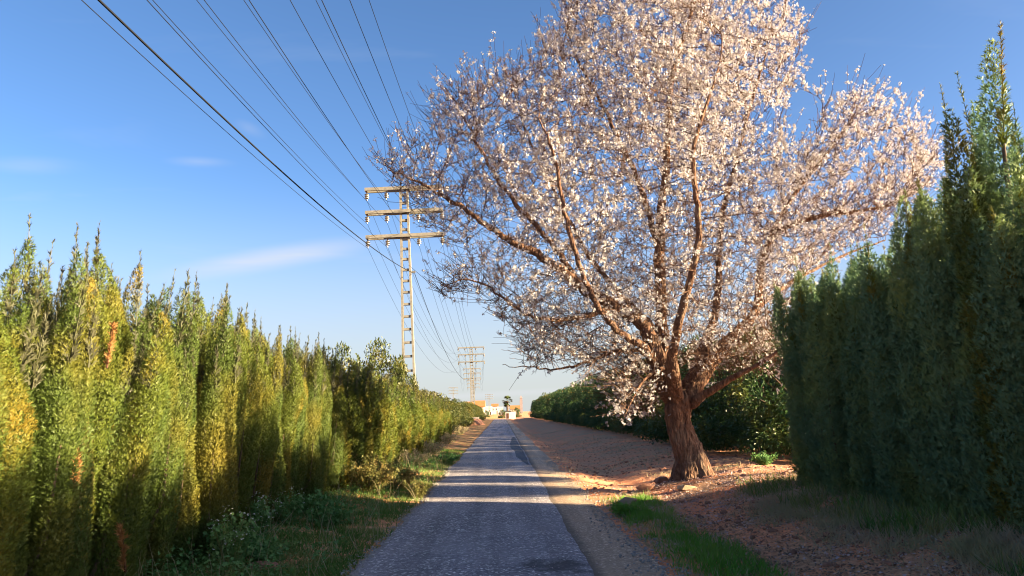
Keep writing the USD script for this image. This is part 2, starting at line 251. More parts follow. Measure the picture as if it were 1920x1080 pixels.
def asphalt(name, dark, mid, light, tint, stain=None, scale=62.0, edge_x=None):
    n = {'g': ('geometry', {}), 'v': ('voronoi_texture', {'scale': scale}), 'sp': ('separate_color', {}), 'v2': ('voronoi_texture', {'scale': scale * 2.1}), 'n1': ('noise_texture', {'scale': 0.7, 'detail': 5.0}), 'n2': ('noise_texture', {'scale': 130.0, 'detail': 3.0}),
         'r': ('rgb_ramp', {'ramp': [(0.0, dark), (0.62, mid), (0.86, mid), (1.0, light)]}), 'm': ('mix_color', {'b': tint}), 'f': ('map_range', {'from_min': 0.4, 'from_max': 0.66, 'to_max': 0.5, 'clamp': True}),
         'h': ('math', {'math_type': 'subtract', 'value1': 1.0}), 'b': ('bump', {'strength': 0.55, 'distance': 0.012}), 'p': ('principled_bsdf', {'roughness': 0.8, 'specular_ior_level': 0.3})}
    l = [('g.position', 'v.vector'), ('g.position', 'n1.vector'), ('v.color', 'sp.color'), ('sp.r', 'r.fac'), ('n1.fac', 'f.value'), ('r.color', 'm.a'), ('f.result', 'm.fac'), ('v.distance', 'h.value2'), ('h.value', 'b.height'), ('b.normal', 'p.normal')]
    last = 'm.result'
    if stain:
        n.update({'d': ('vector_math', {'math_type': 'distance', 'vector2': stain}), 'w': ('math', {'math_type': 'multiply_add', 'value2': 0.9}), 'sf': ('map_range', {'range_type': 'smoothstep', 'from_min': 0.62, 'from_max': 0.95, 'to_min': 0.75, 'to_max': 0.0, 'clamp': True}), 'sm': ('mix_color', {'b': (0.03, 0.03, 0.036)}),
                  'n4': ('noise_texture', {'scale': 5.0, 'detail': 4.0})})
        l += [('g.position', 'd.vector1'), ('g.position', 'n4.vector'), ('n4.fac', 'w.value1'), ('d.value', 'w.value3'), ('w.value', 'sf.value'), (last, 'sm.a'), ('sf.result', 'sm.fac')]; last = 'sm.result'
    n.update({'mp5': ('mapping', {'scale': (2.6, 0.10, 1.0)}), 'n5': ('noise_texture', {'scale': 1.0, 'detail': 4.0}), 'w5': ('map_range', {'from_min': 0.35, 'from_max': 0.65, 'to_min': 0.74, 'to_max': 1.16, 'clamp': True}), 'mu': ('mix_color', {'blend_type': 'multiply', 'fac': 1.0, 'use_clamp': False}), 'cc': ('combine_color', {})})
    l += [('g.position', 'mp5.vector'), ('mp5.vector', 'n5.vector'), ('n5.fac', 'w5.value'), ('w5.result', 'cc.r'), ('w5.result', 'cc.g'), ('w5.result', 'cc.b'), (last, 'mu.a'), ('cc.color', 'mu.b')]; last = 'mu.result'
    if edge_x is not None:
        n.update({'sx': ('separate_xyz', {}), 'n6': ('noise_texture', {'scale': 7.0, 'detail': 3.0}), 'a6': ('math', {'math_type': 'multiply_add', 'value2': 0.14}), 'm6': ('map_range', {'range_type': 'smoothstep', 'from_min': edge_x, 'from_max': edge_x + 0.16, 'to_min': 0.75, 'to_max': 0.0, 'clamp': True}), 'd6': ('mix_color', {'b': (0.06, 0.05, 0.045)})})
        l += [('g.position', 'sx.vector'), ('g.position', 'n6.vector'), ('n6.fac', 'a6.value1'), ('sx.x', 'a6.value3'), ('a6.value', 'm6.value'), (last, 'd6.a'), ('m6.result', 'd6.fac')]; last = 'd6.result'
    return mat(name, n, l + [(last, 'p.base_color')], 'p.BSDF')
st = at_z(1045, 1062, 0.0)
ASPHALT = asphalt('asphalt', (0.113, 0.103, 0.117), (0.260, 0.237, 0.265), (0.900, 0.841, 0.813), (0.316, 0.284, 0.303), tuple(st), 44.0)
PATCH_M = asphalt('asphalt_patch', (0.048, 0.051, 0.064), (0.088, 0.091, 0.112), (0.192, 0.192, 0.208), (0.096, 0.096, 0.112))
SHOULDER_M = asphalt('gravel_shoulder', (0.221, 0.157, 0.114), (0.420, 0.306, 0.220), (0.880, 0.686, 0.520), (0.461, 0.306, 0.203), scale=48.0, edge_x=0.96)

# ------------------------------------------------------------------ ground and lane
LX0, LX1, SX1 = -1.5, 0.88, 1.62        # left edge, right edge of asphalt, right edge of shoulder
def edge(x, y, amp, seed):
    y = np.asarray(y, float)
    return x + amp * (meshkit.fbm(np.stack([y * 0.55, 0 * y + 3.1, 0 * y], -1), 4, seed) - 0.5) * 2 + 0.35 * amp * (meshkit.noise(np.stack([y * 6, 0 * y, 0 * y], -1), seed + 9) - 0.5)
def gz(x, y):
    x, y = np.broadcast_arrays(np.asarray(x, float), np.asarray(y, float))
    far = sstep(13.0, 19.0, y)
    right = (1 - far) * 0.40 * sstep(2.3, 4.8, x) + far * (0.24 * sstep(3.4, 5.6, x) - 0.16 * np.exp(-((x - 2.75) / 0.65) ** 2))
    left = 0.10 * sstep(-1.7, -3.1, x)
    mound = 0.10 * np.exp(-((x - 3.4) ** 2 + (y - 15.4) ** 2) / 0.9)
    off = np.maximum(sstep(SX1 + 0.02, SX1 + 0.5, x), sstep(LX0 - 0.02, LX0 - 0.45, x))
    n = meshkit.fbm(np.stack([x * 0.9, y * 0.9, 0 * x], -1), 4, 5) - 0.5
    n2 = meshkit.fbm(np.stack([x * 5, y * 5, 0 * x + 7], -1), 3, 8) - 0.5
    near = np.exp(-np.hypot(x, y) / 60.0)
    return right + left + mound + off * near * (0.16 * n + 0.05 * n2) - 0.03 * (1 - off)
xs = np.unique(np.r_[np.arange(-6, 9, 0.1), np.arange(9, 24, 0.6), np.arange(-24, -6, 0.6), np.geomspace(24, 4000, 26), -np.geomspace(24, 4000, 26)])
ys = np.unique(np.r_[np.arange(2, 24, 0.11), np.arange(24, 60, 0.5), np.geomspace(60, 6000, 50), -np.geomspace(0.1, 4000, 30), np.arange(0.2, 2, 0.4)])
def sheet(gx, gy, zf):
    X, Y = np.meshgrid(gx, gy); V = np.stack([X, Y, zf(X, Y)], -1).reshape(-1, 3)
    n, m = len(gx), len(gy); i = (np.arange(m - 1)[:, None] * n + np.arange(n - 1)[None]).ravel()
    return V, np.vstack([np.stack([i, i + 1, i + n + 1], 1), np.stack([i, i + n + 1, i + n], 1)])
tag(part('ground', sheet(xs, ys, gz), GROUND_M, smooth=True), kind='structure')
LANE_END = 168.0
def strip(y, xa, xb, z, n=7, drop=0.03):
    """A band between two edges with skirts."""
    t = np.linspace(0, 1, n); X = xa[:, None] * (1 - t) + xb[:, None] * t; Y = np.repeat(y[:, None], n, 1); Z = np.full_like(X, z) + 0.012 * np.sin(np.pi * t)[None]
    X = np.hstack([X[:, :1] - 0.01, X, X[:, -1:] + 0.01]); Y = np.hstack([Y[:, :1], Y, Y[:, -1:]]); Z = np.hstack([Z[:, :1] - drop, Z, Z[:, -1:] - drop])
    k, m = X.shape[1], len(y); i = (np.arange(m - 1)[:, None] * k + np.arange(k - 1)[None]).ravel()
    return np.stack([X, Y, Z], -1).reshape(-1, 3), np.vstack([np.stack([i, i + 1, i + k + 1], 1), np.stack([i, i + k + 1, i + k], 1)])
yr = np.unique(np.r_[np.arange(-12, 3, 0.5), np.arange(3, 30, 0.05), np.arange(30, LANE_END, 0.4), LANE_END])
tag(part('lane', strip(yr, edge(LX0, yr, 0.11, 1), edge(LX1, yr, 0.05, 2), 0.0), ASPHALT, smooth=40), kind='structure')
tag(part('lane_shoulder', strip(yr, np.full(len(yr), 0.6), edge(SX1, yr, 0.10, 3), -0.016, drop=0.02), SHOULDER_M, smooth=40), kind='structure')
pa, pb = at_z(950, 812, 0), at_z(965, 835, 0)
yp = np.linspace(24, 50, 90); ye = edge(LX1 - 0.03, yp, 0.05, 2) - 0.03
tag(part('asphalt_patch', strip(yp, ye - 0.02 - 0.42 * np.sin(np.pi * np.clip((yp - 24) / 26, 0, 1)) ** 0.6 * (0.7 + 0.5 * meshkit.fbm(np.stack([yp * .5, 0 * yp, 0 * yp], -1), 3, 8)), ye, 0.006, n=4, drop=0.004), PATCH_M), kind='structure')
tag(part('crossing_road', (lambda v, f: (v, f))(*strip(np.array([168.2, 173.0]), np.array([-60.0, -60]), np.array([60.0, 60]), 0.02, n=30)), CONCRETE_G), kind='structure')
rng = np.random.default_rng(3)
def pebbles(n, xf, yf, smin, smax, seed, m, name, z=0.0):
    r = np.random.default_rng(seed); ico = trimesh.creation.icosphere(0, 1.0); y = yf(r, n); x = xf(r, y)
    s = r.uniform(smin, smax, n)[:, None] * r.uniform(0.5, 1.2, (n, 3)); s[:, 2] *= 0.6
    a = r.uniform(0, 6.28, n); X = np.stack([np.cos(a), np.sin(a), 0 * a], 1); Y = np.stack([-np.sin(a), np.cos(a), 0 * a], 1); Z = np.tile([0, 0, 1.0], (n, 1))
    return scatter(np.array(ico.vertices), np.array(ico.faces), np.stack([x, y, np.maximum(gz(x, y), z) + 0.2 * s[:, 2]], 1), X, Y, Z, s)
near_y = lambda lo, hi, p=1.8: (lambda r, n: lo + (hi - lo) * r.random(n) ** p)
grav = pebbles(2200, lambda r, y: edge(LX0, y, 0.11, 1) - np.abs(r.normal(size=len(y))) * 0.09 + 0.06, near_y(6, 24), 0.006, 0.02, 11, None, '')
grav2 = pebbles(1500, lambda r, y: edge(SX1, y, 0.1, 3) + r.normal(size=len(y)) * 0.16, near_y(6, 26), 0.006, 0.024, 12, None, '')
tag(part('roadside_gravel', cat_([grav, grav2]), CONCRETE_G), 'pale grey gravel strewn along both edges of the asphalt lane', 'gravel', None, 'stuff')

# ------------------------------------------------------------------ the two hedges of cypresses
SPRAY_V, SPRAY_F = [], []
def tri(a, b, c):
    k = len(SPRAY_V); SPRAY_V.extend([a, b, c]); SPRAY_F.append([k, k + 1, k + 2])
tri((0, -0.11, 0), (0, 0.11, 0), (1, 0, 0.06))
for s_, sg, l in ((0.10, 1, 0.62), (0.28, -1, 0.56)):
    tri((s_, 0, 0.0), (s_ + 0.22, 0, 0.02), (s_ + 0.80 * l, sg * 0.62 * l, 0.10))
SPRAY_V, SPRAY_F = np.array(SPRAY_V, float), np.array(SPRAY_F)
def plume(rng, ox, oy, z0, H, R, dens, L, lean, front=True, lumpy=0.40):
    """One upright column of scale-leaved sprays; returns (mesh, tip mesh)."""
    n = int(dens * 2 * np.pi * R * 0.75 * H)
    t = rng.random(n * 2) ** 1.05
    prof = np.minimum(1.0, (1 - t) ** 0.58 * 2.1) * (0.80 + 0.20 * sstep(0, 0.2, t))
    keep = rng.random(n * 2) < prof; t, prof = t[keep][:n], prof[keep][:n]; n = len(t)
    ph = rng.uniform(0, 2 * np.pi, n)
    if front:
        back = np.cos(ph) < -0.1; flip = back & (rng.random(n) < 0.7); ph = np.where(flip, np.pi - ph, ph)
    sd = rng.integers(1000)
    lump = meshkit.noise(np.stack([np.cos(ph) * 1.6 + 5 * ox, np.sin(ph) * 1.6 + 5 * oy, t * H * 4.5 + sd], -1), 3)
    rr = R * prof * (0.98 - 0.5 * lumpy + lumpy * lump) * np.where(rng.random(n) < 0.12, rng.uniform(0.4, 0.85, n), rng.uniform(0.88, 1.06, n))
    wob = 0.05 * np.sin(t * 5 + sd)
    cx, cy = ox + lean[0] * t + wob * (t * H), oy + lean[1] * t + 0.6 * wob * (t * H)
    out = np.stack([np.cos(ph), np.sin(ph), 0 * ph], 1)
    pos = np.stack([cx, cy, z0 + t * H], 1) + out * rr[:, None] - np.array([0, 0, 0.03])
    ax = unit(out * rng.uniform(0.10, 0.65, (n, 1)) + np.array([0, 0, 0.9]) + rng.normal(size=(n, 3)) * 0.42)
    Y, Z = frames(ax, rng, out, 0.42)
    s = L * rng.uniform(0.55, 1.25, n)
    body = scatter(SPRAY_V, SPRAY_F, pos, ax, Y, Z, np.stack([s, s * rng.uniform(0.8, 1.3, n), s], 1))
    # leading shoot with short ascending twigs
    k = int(60 + 10 * H); tt = np.sort(rng.random(k) ** 1.1); top = np.array([ox + lean[0] + 0.05 * math.sin(5 + sd) * H, oy + lean[1] + 0.03 * math.sin(5 + sd) * H, z0 + H])
    b = top - np.array([lean[0] * 0.25, lean[1] * 0.25, 0.24 * H]); tip = top + np.array([lean[0] * 0.3 + rng.normal() * 0.04, lean[1] * 0.3 + rng.normal() * 0.04, rng.uniform(0.0, 0.07) * H + 0.03])
    st_ = np.linspace(0, 1, 6)[:, None]; stem = b + (tip - b) * st_
    p = b + (tip - b) * tt[:, None]; a = rng.uniform(0, 6.28, k); o = np.stack([np.cos(a), np.sin(a), 0 * a], 1); p = p + o * (0.022 * (1 - tt))[:, None]
    axx = unit(o * rng.uniform(0.25, 0.75, (k, 1)) + unit(tip - b)); Y, Z = frames(axx, rng)
    sh = min(L, 0.042) * (2.9 - 1.9 * tt) * rng.uniform(0.7, 1.5, k)
    v1 = scatter(SPRAY_V, SPRAY_F, p, axx, Y, Z, np.stack([sh, sh * 0.75, sh], 1))
    return body, cat_([v1, tube(stem, np.linspace(0.006, 0.002, 6), 4)])
def cypress(name, seed, H, spread, nplume, R, dens, L, mats, tipm=None, lumpy=0.40):
    tipm = tipm or CY_T
    rng = np.random.default_rng(seed); pr = proto(name)
    tr = np.array([[0, 0, -0.15], [0.01, 0.01, H * 0.4], [0.0, 0.02, H * 0.8]])
    part('trunk', tube(tr, [0.06, 0.045, 0.015], 7), CY_BARK, pr, True)
    for k in range(nplume):
        if k == 0: ox, oy, h, z0, r = 0.0, 0.0, H, 0.02, R * 1.1
        else:
            a = 2.399 * k + rng.normal() * 0.3; q = spread * math.sqrt((k + 0.3) / nplume) ; ox, oy = q * math.cos(a), q * math.sin(a)
            h = H * rng.uniform(0.76, 1.0) * (1.0 - 0.04 * q / spread); z0 = rng.choice([0.0, 0.02, rng.uniform(0.05, 0.3)]); h -= z0; r = R * rng.uniform(0.75, 1.2)
        lean = (0.10 * ox / max(spread, .01) + rng.normal() * 0.04 + 0.04, 0.10 * oy / max(spread, .01) + rng.normal() * 0.04)
        body, tip = plume(rng, ox, oy, z0, h, r, dens, L, lean, lumpy=lumpy)
        m = mats[k % len(mats)]
        pl = part('plume', body, m, pr, label='rusty brown plume' if m is CY_B else None)
        part('tip_shoot', tip, tipm, pl)
        part('stem', tube(np.array([[ox * 0.3, oy * 0.3, 0.02], [ox, oy, z0 + 0.2 * h], [ox + lean[0] * 0.5, oy + lean[1] * 0.5, z0 + 0.5 * h]]), [0.022, 0.016, 0.006], 5), CY_BARK, pl)
    return pr
near_protos = [cypress('near_cypress', 40 + i, 3.0, 0.42, 12, 0.135, 5200, 0.033, ms) for i, ms in enumerate([[CY_G, CY_Y, CY_G], [CY_Y, CY_G], [CY_Y, CY_B, CY_Y, CY_G]])]
far_protos = [cypress('far_cypress', 60 + i, 3.0, 0.44, 9, 0.17, 1000, 0.082, ms) for i, ms in enumerate([[CY_Y, CY_G], [CY_Y, CY_B], [CY_G, CY_Y]])]
right_protos = [cypress('tall_cypress', 80 + i, 4.3, 0.55, 13, 0.20, 1500, 0.066, ms, CY_Y, 0.95) for i, ms in enumerate([[CY_D], [CY_D, CY_D, CY_D, CY_D, CY_G], [CY_D]])]
spire = cypress('spire_cypress', 91, 5.9, 0.26, 6, 0.17, 1500, 0.066, [CY_D, CY_D, CY_G], CY_Y, 0.7)
LEFT_X, RIGHT_X, RIGHT_END = -3.62, 4.98, 12.15
L_TOP = np.array([(-400, 330), (-100, 420), (0, 430), (40, 425), (80, 412), (112, 455), (140, 480), (190, 425), (240, 440), (272, 510), (300, 560), (328, 560), (345, 500), (385, 508), (420, 565), (450, 585), (500, 585), (540, 625), (580, 622), (620, 655), (680, 685), (720, 698), (760, 712), (800, 735), (835, 752)], float)
R_TOP = np.array([(1440, 600), (1462, 590), (1480, 560), (1520, 525), (1570, 480), (1610, 515), (1640, 490), (1680, 430), (1710, 445), (1735, 450), (1755, 400), (1800, 310), (1832, 320), (1865, 265), (1920, 230), (1990, 220), (2100, 180), (2500, 100)], float)
def top_of(x, y, prof):
    px = proj((x, y, 3.0))[0]
    for _ in range(3):
        py = np.interp(px, prof[:, 0], prof[:, 1]); p = at_y(px, py, y); px += FPX * (x - p[0]) / y
    return at_y(px, py, y)[2]
rng = np.random.default_rng(77)
y, k = 4.0, 0
far_words = 'small yellow green cypress near the far end of the left hedge'; kf = 0
while y < 46:
    x = LEFT_X + rng.normal() * 0.07; g = float(gz(x, y)); h = top_of(x, y, L_TOP) - g
    h = max(2.0, h * rng.uniform(0.93, 1.02))
    near = y < 15.5
    pr = near_protos[(k * 2 + k // 3) % 3] if near else far_protos[rng.integers(3)]
    look = ['with feathery grey tips', 'with broad yellow green plumes', 'with rusty brown patches'][(k * 2 + k // 3) % 3]
    if near: lab, grp = f'cypress {look}, {ORD[k].replace(" ", "-")} from the near end of left hedge', 'cypresses of the left hedge'
    elif kf < 20: lab, grp = f'{ORD[kf]} cypress of the left hedge past the sunlit shrubs, going away', 'cypresses of the left hedge'; kf += 1
    else: lab, grp = far_words, 'far cypresses of the left hedge'
    o = copy(pr, 'cypress', lab, 'cypress', (x, y, g), -35 + rng.uniform(-35, 35), (rng.uniform(0.95, 1.12), rng.uniform(0.95, 1.12), h / 3.12), grp)
    y += 0.54 * rng.uniform(0.85, 1.15) if near else 0.66 * rng.uniform(0.85, 1.15); k += 1
yt = RIGHT_X - 0.35; yt = (at_x(1893, 400, RIGHT_X - 0.15))[1]; gt = float(gz(RIGHT_X - 0.15, yt)); ht = at_y(1893, 40, yt)[2] - gt
copy(spire, 'tall_hedge_cypress', 'towering dark cypress rising high above the others in the right hedge', 'cypress', (RIGHT_X - 0.15, yt, gt), 215, (1.0, 1.0, ht / 6.2), 'cypresses of the right hedge')
y, k = RIGHT_END - 0.1, 0
while y > 2.3:
    x = RIGHT_X + rng.normal() * 0.06; g = float(gz(x, y)); h = top_of(x, y, R_TOP) - g if y > 7.3 else 2.9 + 0.45 * rng.random()
    h = float(np.clip(h, 2.6, 6.4))
    look = f'dark shaded cypress, {ORD[k]} of the right hedge counted from the almond tree' if y > 6.8 else 'dark cypress of the right hedge beside the viewer'
    copy(right_protos[k % 3], 'tall_hedge_cypress', look, 'cypress', (x, y, g), 215 + rng.uniform(-30, 30), (0.95, 0.95, h / 4.25), 'cypresses of the right hedge')
    y -= 0.62 * rng.uniform(0.9, 1.1); k += 1

# ------------------------------------------------------------------ the almond tree
TX, TY = 3.72, 15.6
TB = at_y(1287, 905, TY)
TG = float(gz(TB[0], TY))
rng = np.random.default_rng(5)
def limb_pts(pts, n):
    w = np.array([[*at_y(px, py, TY + dy), r] for px, py, dy, r in pts]); return spline(w, n)
def thin(v): return [(a, b, c, r * (0.74 if r > 0.13 else 0.70)) for a, b, c, r in v]
TRUNK = limb_pts([(1300, 925, 0, 0.33), (1296, 890, 0, 0.275), (1286, 840, 0, 0.245), (1271, 790, 0, 0.24), (1273, 755, 0, 0.265)], 12)
TRUNK[0, 2] = TG - 0.25
LIMBS = {
 'A': [(1268, 750, 0, .27), (1235, 690, -.1, .235), (1212, 620, -.25, .20), (1150, 572, -.5, .17), (1095, 540, -.7, .145), (1030, 490, -.9, .12), (960, 452, -1.0, .09), (880, 398, -1.0, .065), (800, 350, -.9, .04), (728, 318, -.8, .018)],
 'B': [(1272, 750, .1, .25), (1248, 680, .2, .20), (1240, 600, .3, .175), (1237, 500, .35, .155), (1238, 420, .3, .14), (1248, 330, .2, .12), (1252, 240, .1, .10), (1262, 140, .0, .08), (1285, 60, -.1, .06), (1310, -60, 0, .03)],
 'C': [(1292, 750, 0, .24), (1325, 690, .3, .185), (1375, 630, .6, .155), (1418, 580, .8, .135), (1425, 510, .9, .12), (1445, 450, .9, .105), (1500, 415, .9, .09), (1570, 400, .9, .07), (1650, 390, .8, .04), (1730, 330, .8, .016)],
 'D': [(1300, 755, -.1, .15), (1340, 728, -.4, .105), (1390, 700, -.7, .075), (1440, 672, -.9, .05), (1480, 640, -1.0, .02)],
 'E': [(1285, 740, .2, .18), (1318, 660, .7, .14), (1345, 560, 1.2, .11), (1350, 440, 1.5, .09), (1375, 320, 1.6, .07), (1410, 190, 1.6, .05), (1450, 60, 1.4, .02)],
 'F': [(1237, 480, .35, .11), (1210, 380, .6, .09), (1170, 280, 1.0, .07), (1120, 180, 1.2, .05), (1060, 70, 1.2, .02)],
 'G': [(1080, 530, -.75, .10), (1020, 440, -.6, .08), (950, 360, -.3, .06), (890, 260, -.1, .04), (835, 165, 0, .015)],
 'H': [(1270, 745, -.2, .17), (1262, 660, -1.0, .13), (1290, 540, -1.8, .10), (1310, 420, -2.2, .08), (1300, 300, -2.4, .06), (1330, 180, -2.4, .035), (1350, 60, -2.2, .015)],
 'I': [(1235, 690, -.1, .14), (1190, 640, -1.0, .10), (1140, 600, -1.9, .08), (1080, 480, -2.5, .06), (1050, 350, -2.7, .045), (1010, 220, -2.6, .02)],
 'J': [(1245, 640, .25, .14), (1190, 580, 1.2, .11), (1120, 500, 2.0, .08), (1060, 400, 2.5, .06), (1000, 280, 2.7, .04), (960, 140, 2.5, .015)],
 'K': [(1430, 480, .9, .09), (1480, 380, 1.0, .07), (1540, 300, 1.0, .05), (1600, 220, .9, .02)],
 'L': [(1418, 580, .8, .08), (1500, 520, 1.4, .06), (1580, 480, 1.8, .04), (1660, 450, 1.9, .02)],
 'M': [(1245, 690, -.3, .07), (1215, 705, -.9, .045), (1190, 740, -1.4, .025), (1170, 785, -1.7, .008)],
 'N': [(1150, 572, -.5, .09), (1060, 600, -.9, .06), (990, 590, -1.1, .04), (900, 530, -1.2, .025), (830, 540, -1.2, .010)],
 'O': [(1235, 690, -.2, .07), (1150, 660, -.9, .045), (1060, 690, -1.2, .03), (1000, 690, -1.3, .018), (940, 686, -1.3, .006)],
}
nodes, parent, rad, thick = [], [], [], []
def add_chain(P, start):
    last = start
    for q in P:
        nodes.append(q[:3]); parent.append(last); rad.append(q[3]); thick.append(True); last = len(nodes) - 1
limb_curves = {k: limb_pts(thin(v), 8 * (len(v) - 1) + 1) for k, v in LIMBS.items()}
add_chain(TRUNK, -1); tr_top = len(nodes) - 1
for k_, P in limb_curves.items():
    arr = np.array(nodes); add_chain(P[1:], int(np.argmin(np.linalg.norm(arr - P[0, :3], axis=1))))
n_hand = len(nodes)
# crown volume: the silhouette, rounded in depth
CROWN = np.array([(975, 655), (930, 600), (900, 560), (815, 565), (850, 505), (870, 480), (800, 430), (770, 400), (720, 330), (712, 305), (745, 262), (795, 255), (800, 215), (840, 185), (905, 150), (960, 125), (1010, 102), (1045, 40), (1055, -60), (1120, -140), (1250, -190), (1380, -160), (1460, -80), (1500, 10), (1515, 60), (1495, 120), (1500, 170), (1452, 250), (1500, 285), (1535, 205), (1590, 172), (1640, 195), (1720, 235), (1770, 290), (1740, 380), (1680, 440), (1590, 470), (1500, 540), (1480, 650), (1450, 690), (1390, 690), (1340, 690), (1240, 700), (1235, 770), (1170, 795), (1130, 720), (1080, 660), (1010, 700)], float)
import shapely
CROWN_P = shapely.Polygon(CROWN)
N_ATT = 12500
att = []
zlo, zhi = at_y(1200, 800, TY)[2], at_y(1250, -200, TY)[2]
while sum(map(len, att)) < N_ATT:
    px, py = rng.uniform(700, 1800, 4000), rng.uniform(-200, 800, 4000); w = shapely.contains_xy(CROWN_P, px, py)
    px, py = px[w], py[w]
    # half width of the crown at that height, in pixels, gives how deep it is there
    dist = shapely.distance(shapely.points(np.stack([px, py], 1)), CROWN_P.exterior)
    deep = np.clip(np.sqrt(np.maximum(dist, 0) * 2 * 300 - np.minimum(dist, 300) ** 2) / 92.0, 0.25, 3.3)
    dy = rng.uniform(-1, 1, len(px)) * deep
    pts = np.array([at_y(a, b, TY + c) for a, b, c in zip(px, py, dy)])
    f = meshkit.fbm(pts * 0.62, 3, 77); att.append(pts[rng.random(len(pts)) < 0.2 + 0.8 * sstep(0.39, 0.50, f)])
LOW_P = shapely.Polygon([(960, 600), (1060, 570), (1160, 600), (1230, 660), (1240, 740), (1185, 790), (1130, 720), (1070, 670), (1000, 690)])
q = rng.uniform((950, 560), (1250, 800), (5000, 2)); q = q[shapely.contains_xy(LOW_P, q[:, 0], q[:, 1])][:1500]
low_pts = np.array([at_y(a, b, TY + c) for (a, b), c in zip(q, rng.uniform(-1.9, 1.0, len(q)))])
q = rng.uniform((1290, 540), (1480, 700), (700, 2)); low_pts = np.vstack([low_pts, [at_y(a, b, TY + c) for (a, b), c in zip(q, rng.uniform(-1.2, 1.3, len(q)))]])
att = np.vstack([np.vstack(att)[:N_ATT], low_pts])
STEP, INFL, KILL = 0.15, 1.5, 0.235
nodes = [np.asarray(q, float) for q in nodes]
best = np.full(len(att), 1e9); bi = np.zeros(len(att), int); alive = np.ones(len(att), bool)
def feed(idx):
    global best, bi
    P = np.array([nodes[i] for i in idx]); d, j = cKDTree(P).query(att); w = d < best
    best = np.where(w, d, best); bi = np.where(w, np.array(idx)[j], bi)
feed(list(range(tr_top, len(nodes))))
for it in range(90):
    alive &= best > KILL
    use = alive & (best < (INFL if it else 3.0))
    if not use.any(): break
    acc = {}
    dirs = unit(att[use] - np.array([nodes[i] for i in bi[use]]))
    uniq, inv = np.unique(bi[use], return_inverse=True); sm = np.zeros((len(uniq), 3)); np.add.at(sm, inv, dirs)
    new = []
    for i, d in zip(uniq, unit(sm + rng.normal(size=sm.shape) * 0.25)):
        back = nodes[i] - nodes[parent[i]] if parent[i] >= 0 else d
        nodes.append(nodes[i] + STEP * unit(d + 0.35 * unit(back) + np.array([0, 0, 0.06]))); parent.append(int(i)); rad.append(0.0); thick.append(False); new.append(len(nodes) - 1)
    feed(new)
NOD = np.array(nodes); PAR = np.array(parent); NN = len(NOD)
area = np.zeros(NN); kids = np.zeros(NN, int)
for i in range(NN - 1, n_hand - 1, -1):
    if kids[i] == 0: area[i] = 0.0042 ** 2.1
    area[PAR[i]] += area[i]; kids[PAR[i]] += 1
RAD = np.where(np.arange(NN) < n_hand, np.array(rad), np.clip(area ** (1 / 2.1), 0.0045, 0.075))
for i in range(n_hand, NN): RAD[i] = min(RAD[i], 0.8 * RAD[PAR[i]] + 0.001)
tree = thing('almond_tree', 'large old almond tree in full pale pink blossom beside the lane', 'tree')
# trunk and fork in one skin
def hull_chain(P):
    out = []
    for a, b in zip(P[:-1], P[1:]):
        s1 = trimesh.creation.icosphere(2, a[3]).vertices + a[:3]; s2 = trimesh.creation.icosphere(2, b[3]).vertices + b[:3]
        out.append(manifold3d.Manifold.hull_points(np.vstack([s1, s2])))
    return out
bits = hull_chain(TRUNK); cut = {}
for k_, P in limb_curves.items():
    if k_ in 'ABCDEH':
        n = {'A': 12, 'B': 11, 'C': 14, 'D': 7, 'E': 9, 'H': 8}[k_]; bits += hull_chain(P[:n + 1]); cut[k_] = n - 1
base_r = np.random.default_rng(8)
for a in (200, 250, 300, 345, 30, 90, 150):       # root flare
    d = np.array([math.cos(math.radians(a)), math.sin(math.radians(a)), 0]); c = np.array([TRUNK[1, 0], TRUNK[1, 1], TG])
    bits += hull_chain(np.array([[*(c + [0, 0, 0.55]), 0.22], [*(c + d * 0.2 + [0, 0, 0.10]), 0.19], [*(c + d * 0.34 + [0, 0, -0.10]), 0.13]]))
tm = manifold3d.Manifold.batch_boolean(bits, manifold3d.OpType.Add).refine_to_length(0.045)
m_ = tm.to_mesh(); tm = trimesh.Trimesh(np.array(m_.vert_properties[:, :3], float), np.array(m_.tri_verts), process=True)
trimesh.smoothing.filter_taubin(tm, 0.5, 0.53, 14)
tv, nrm = np.array(tm.vertices), np.array(tm.vertex_normals)
tw = np.arctan2(tv[:, 1] - TRUNK[4, 1], tv[:, 0] - TRUNK[4, 0])
ridge = meshkit.fbm(np.stack([np.cos(tw + tv[:, 2] * .5) * 3.2, np.sin(tw + tv[:, 2] * .5) * 3.2, tv[:, 2] * 0.9], -1), 4, 4) - 0.5
fine = meshkit.fbm(np.stack([tv[:, 0] * 16, tv[:, 1] * 16, tv[:, 2] * 4.5], -1), 3, 6) - 0.5
tm.vertices = tv + nrm * (0.22 * ridge + 0.07 * fine)[:, None]
part('trunk', tm, BARK, tree, True)
for k_, P in limb_curves.items():
    a = cut.get(k_, 0); q = P[a:].copy(); w = meshkit.fbm(q[:, :3] * 2.1, 2, 31)[:, None] - 0.5
    nn = len(q) * 2; q = spline(q, nn); q[:, :3] += 0.05 * (meshkit.noise(np.stack([np.arange(nn) * 0.5, np.full(nn, ord(k_)), 0 * np.arange(nn)], -1), 3)[:, None] - 0.5)
    r = np.maximum(q[:, 3], 0.006) * (1 + 0.16 * (meshkit.noise(np.stack([np.arange(nn) * 0.9, np.full(nn, ord(k_) + .5), 0 * np.arange(nn)], -1), 4) - 0.5))
    part('limb', tube(q[:, :3], r, 10), BARK, tree, True)
sel = np.arange(n_hand, NN)
a, b = NOD[PAR[sel]], NOD[sel]; ra, rb = np.minimum(RAD[PAR[sel]], RAD[sel] * 1.25), RAD[sel]; b = b + unit(b - a) * 0.012
thickm = rb > 0.016
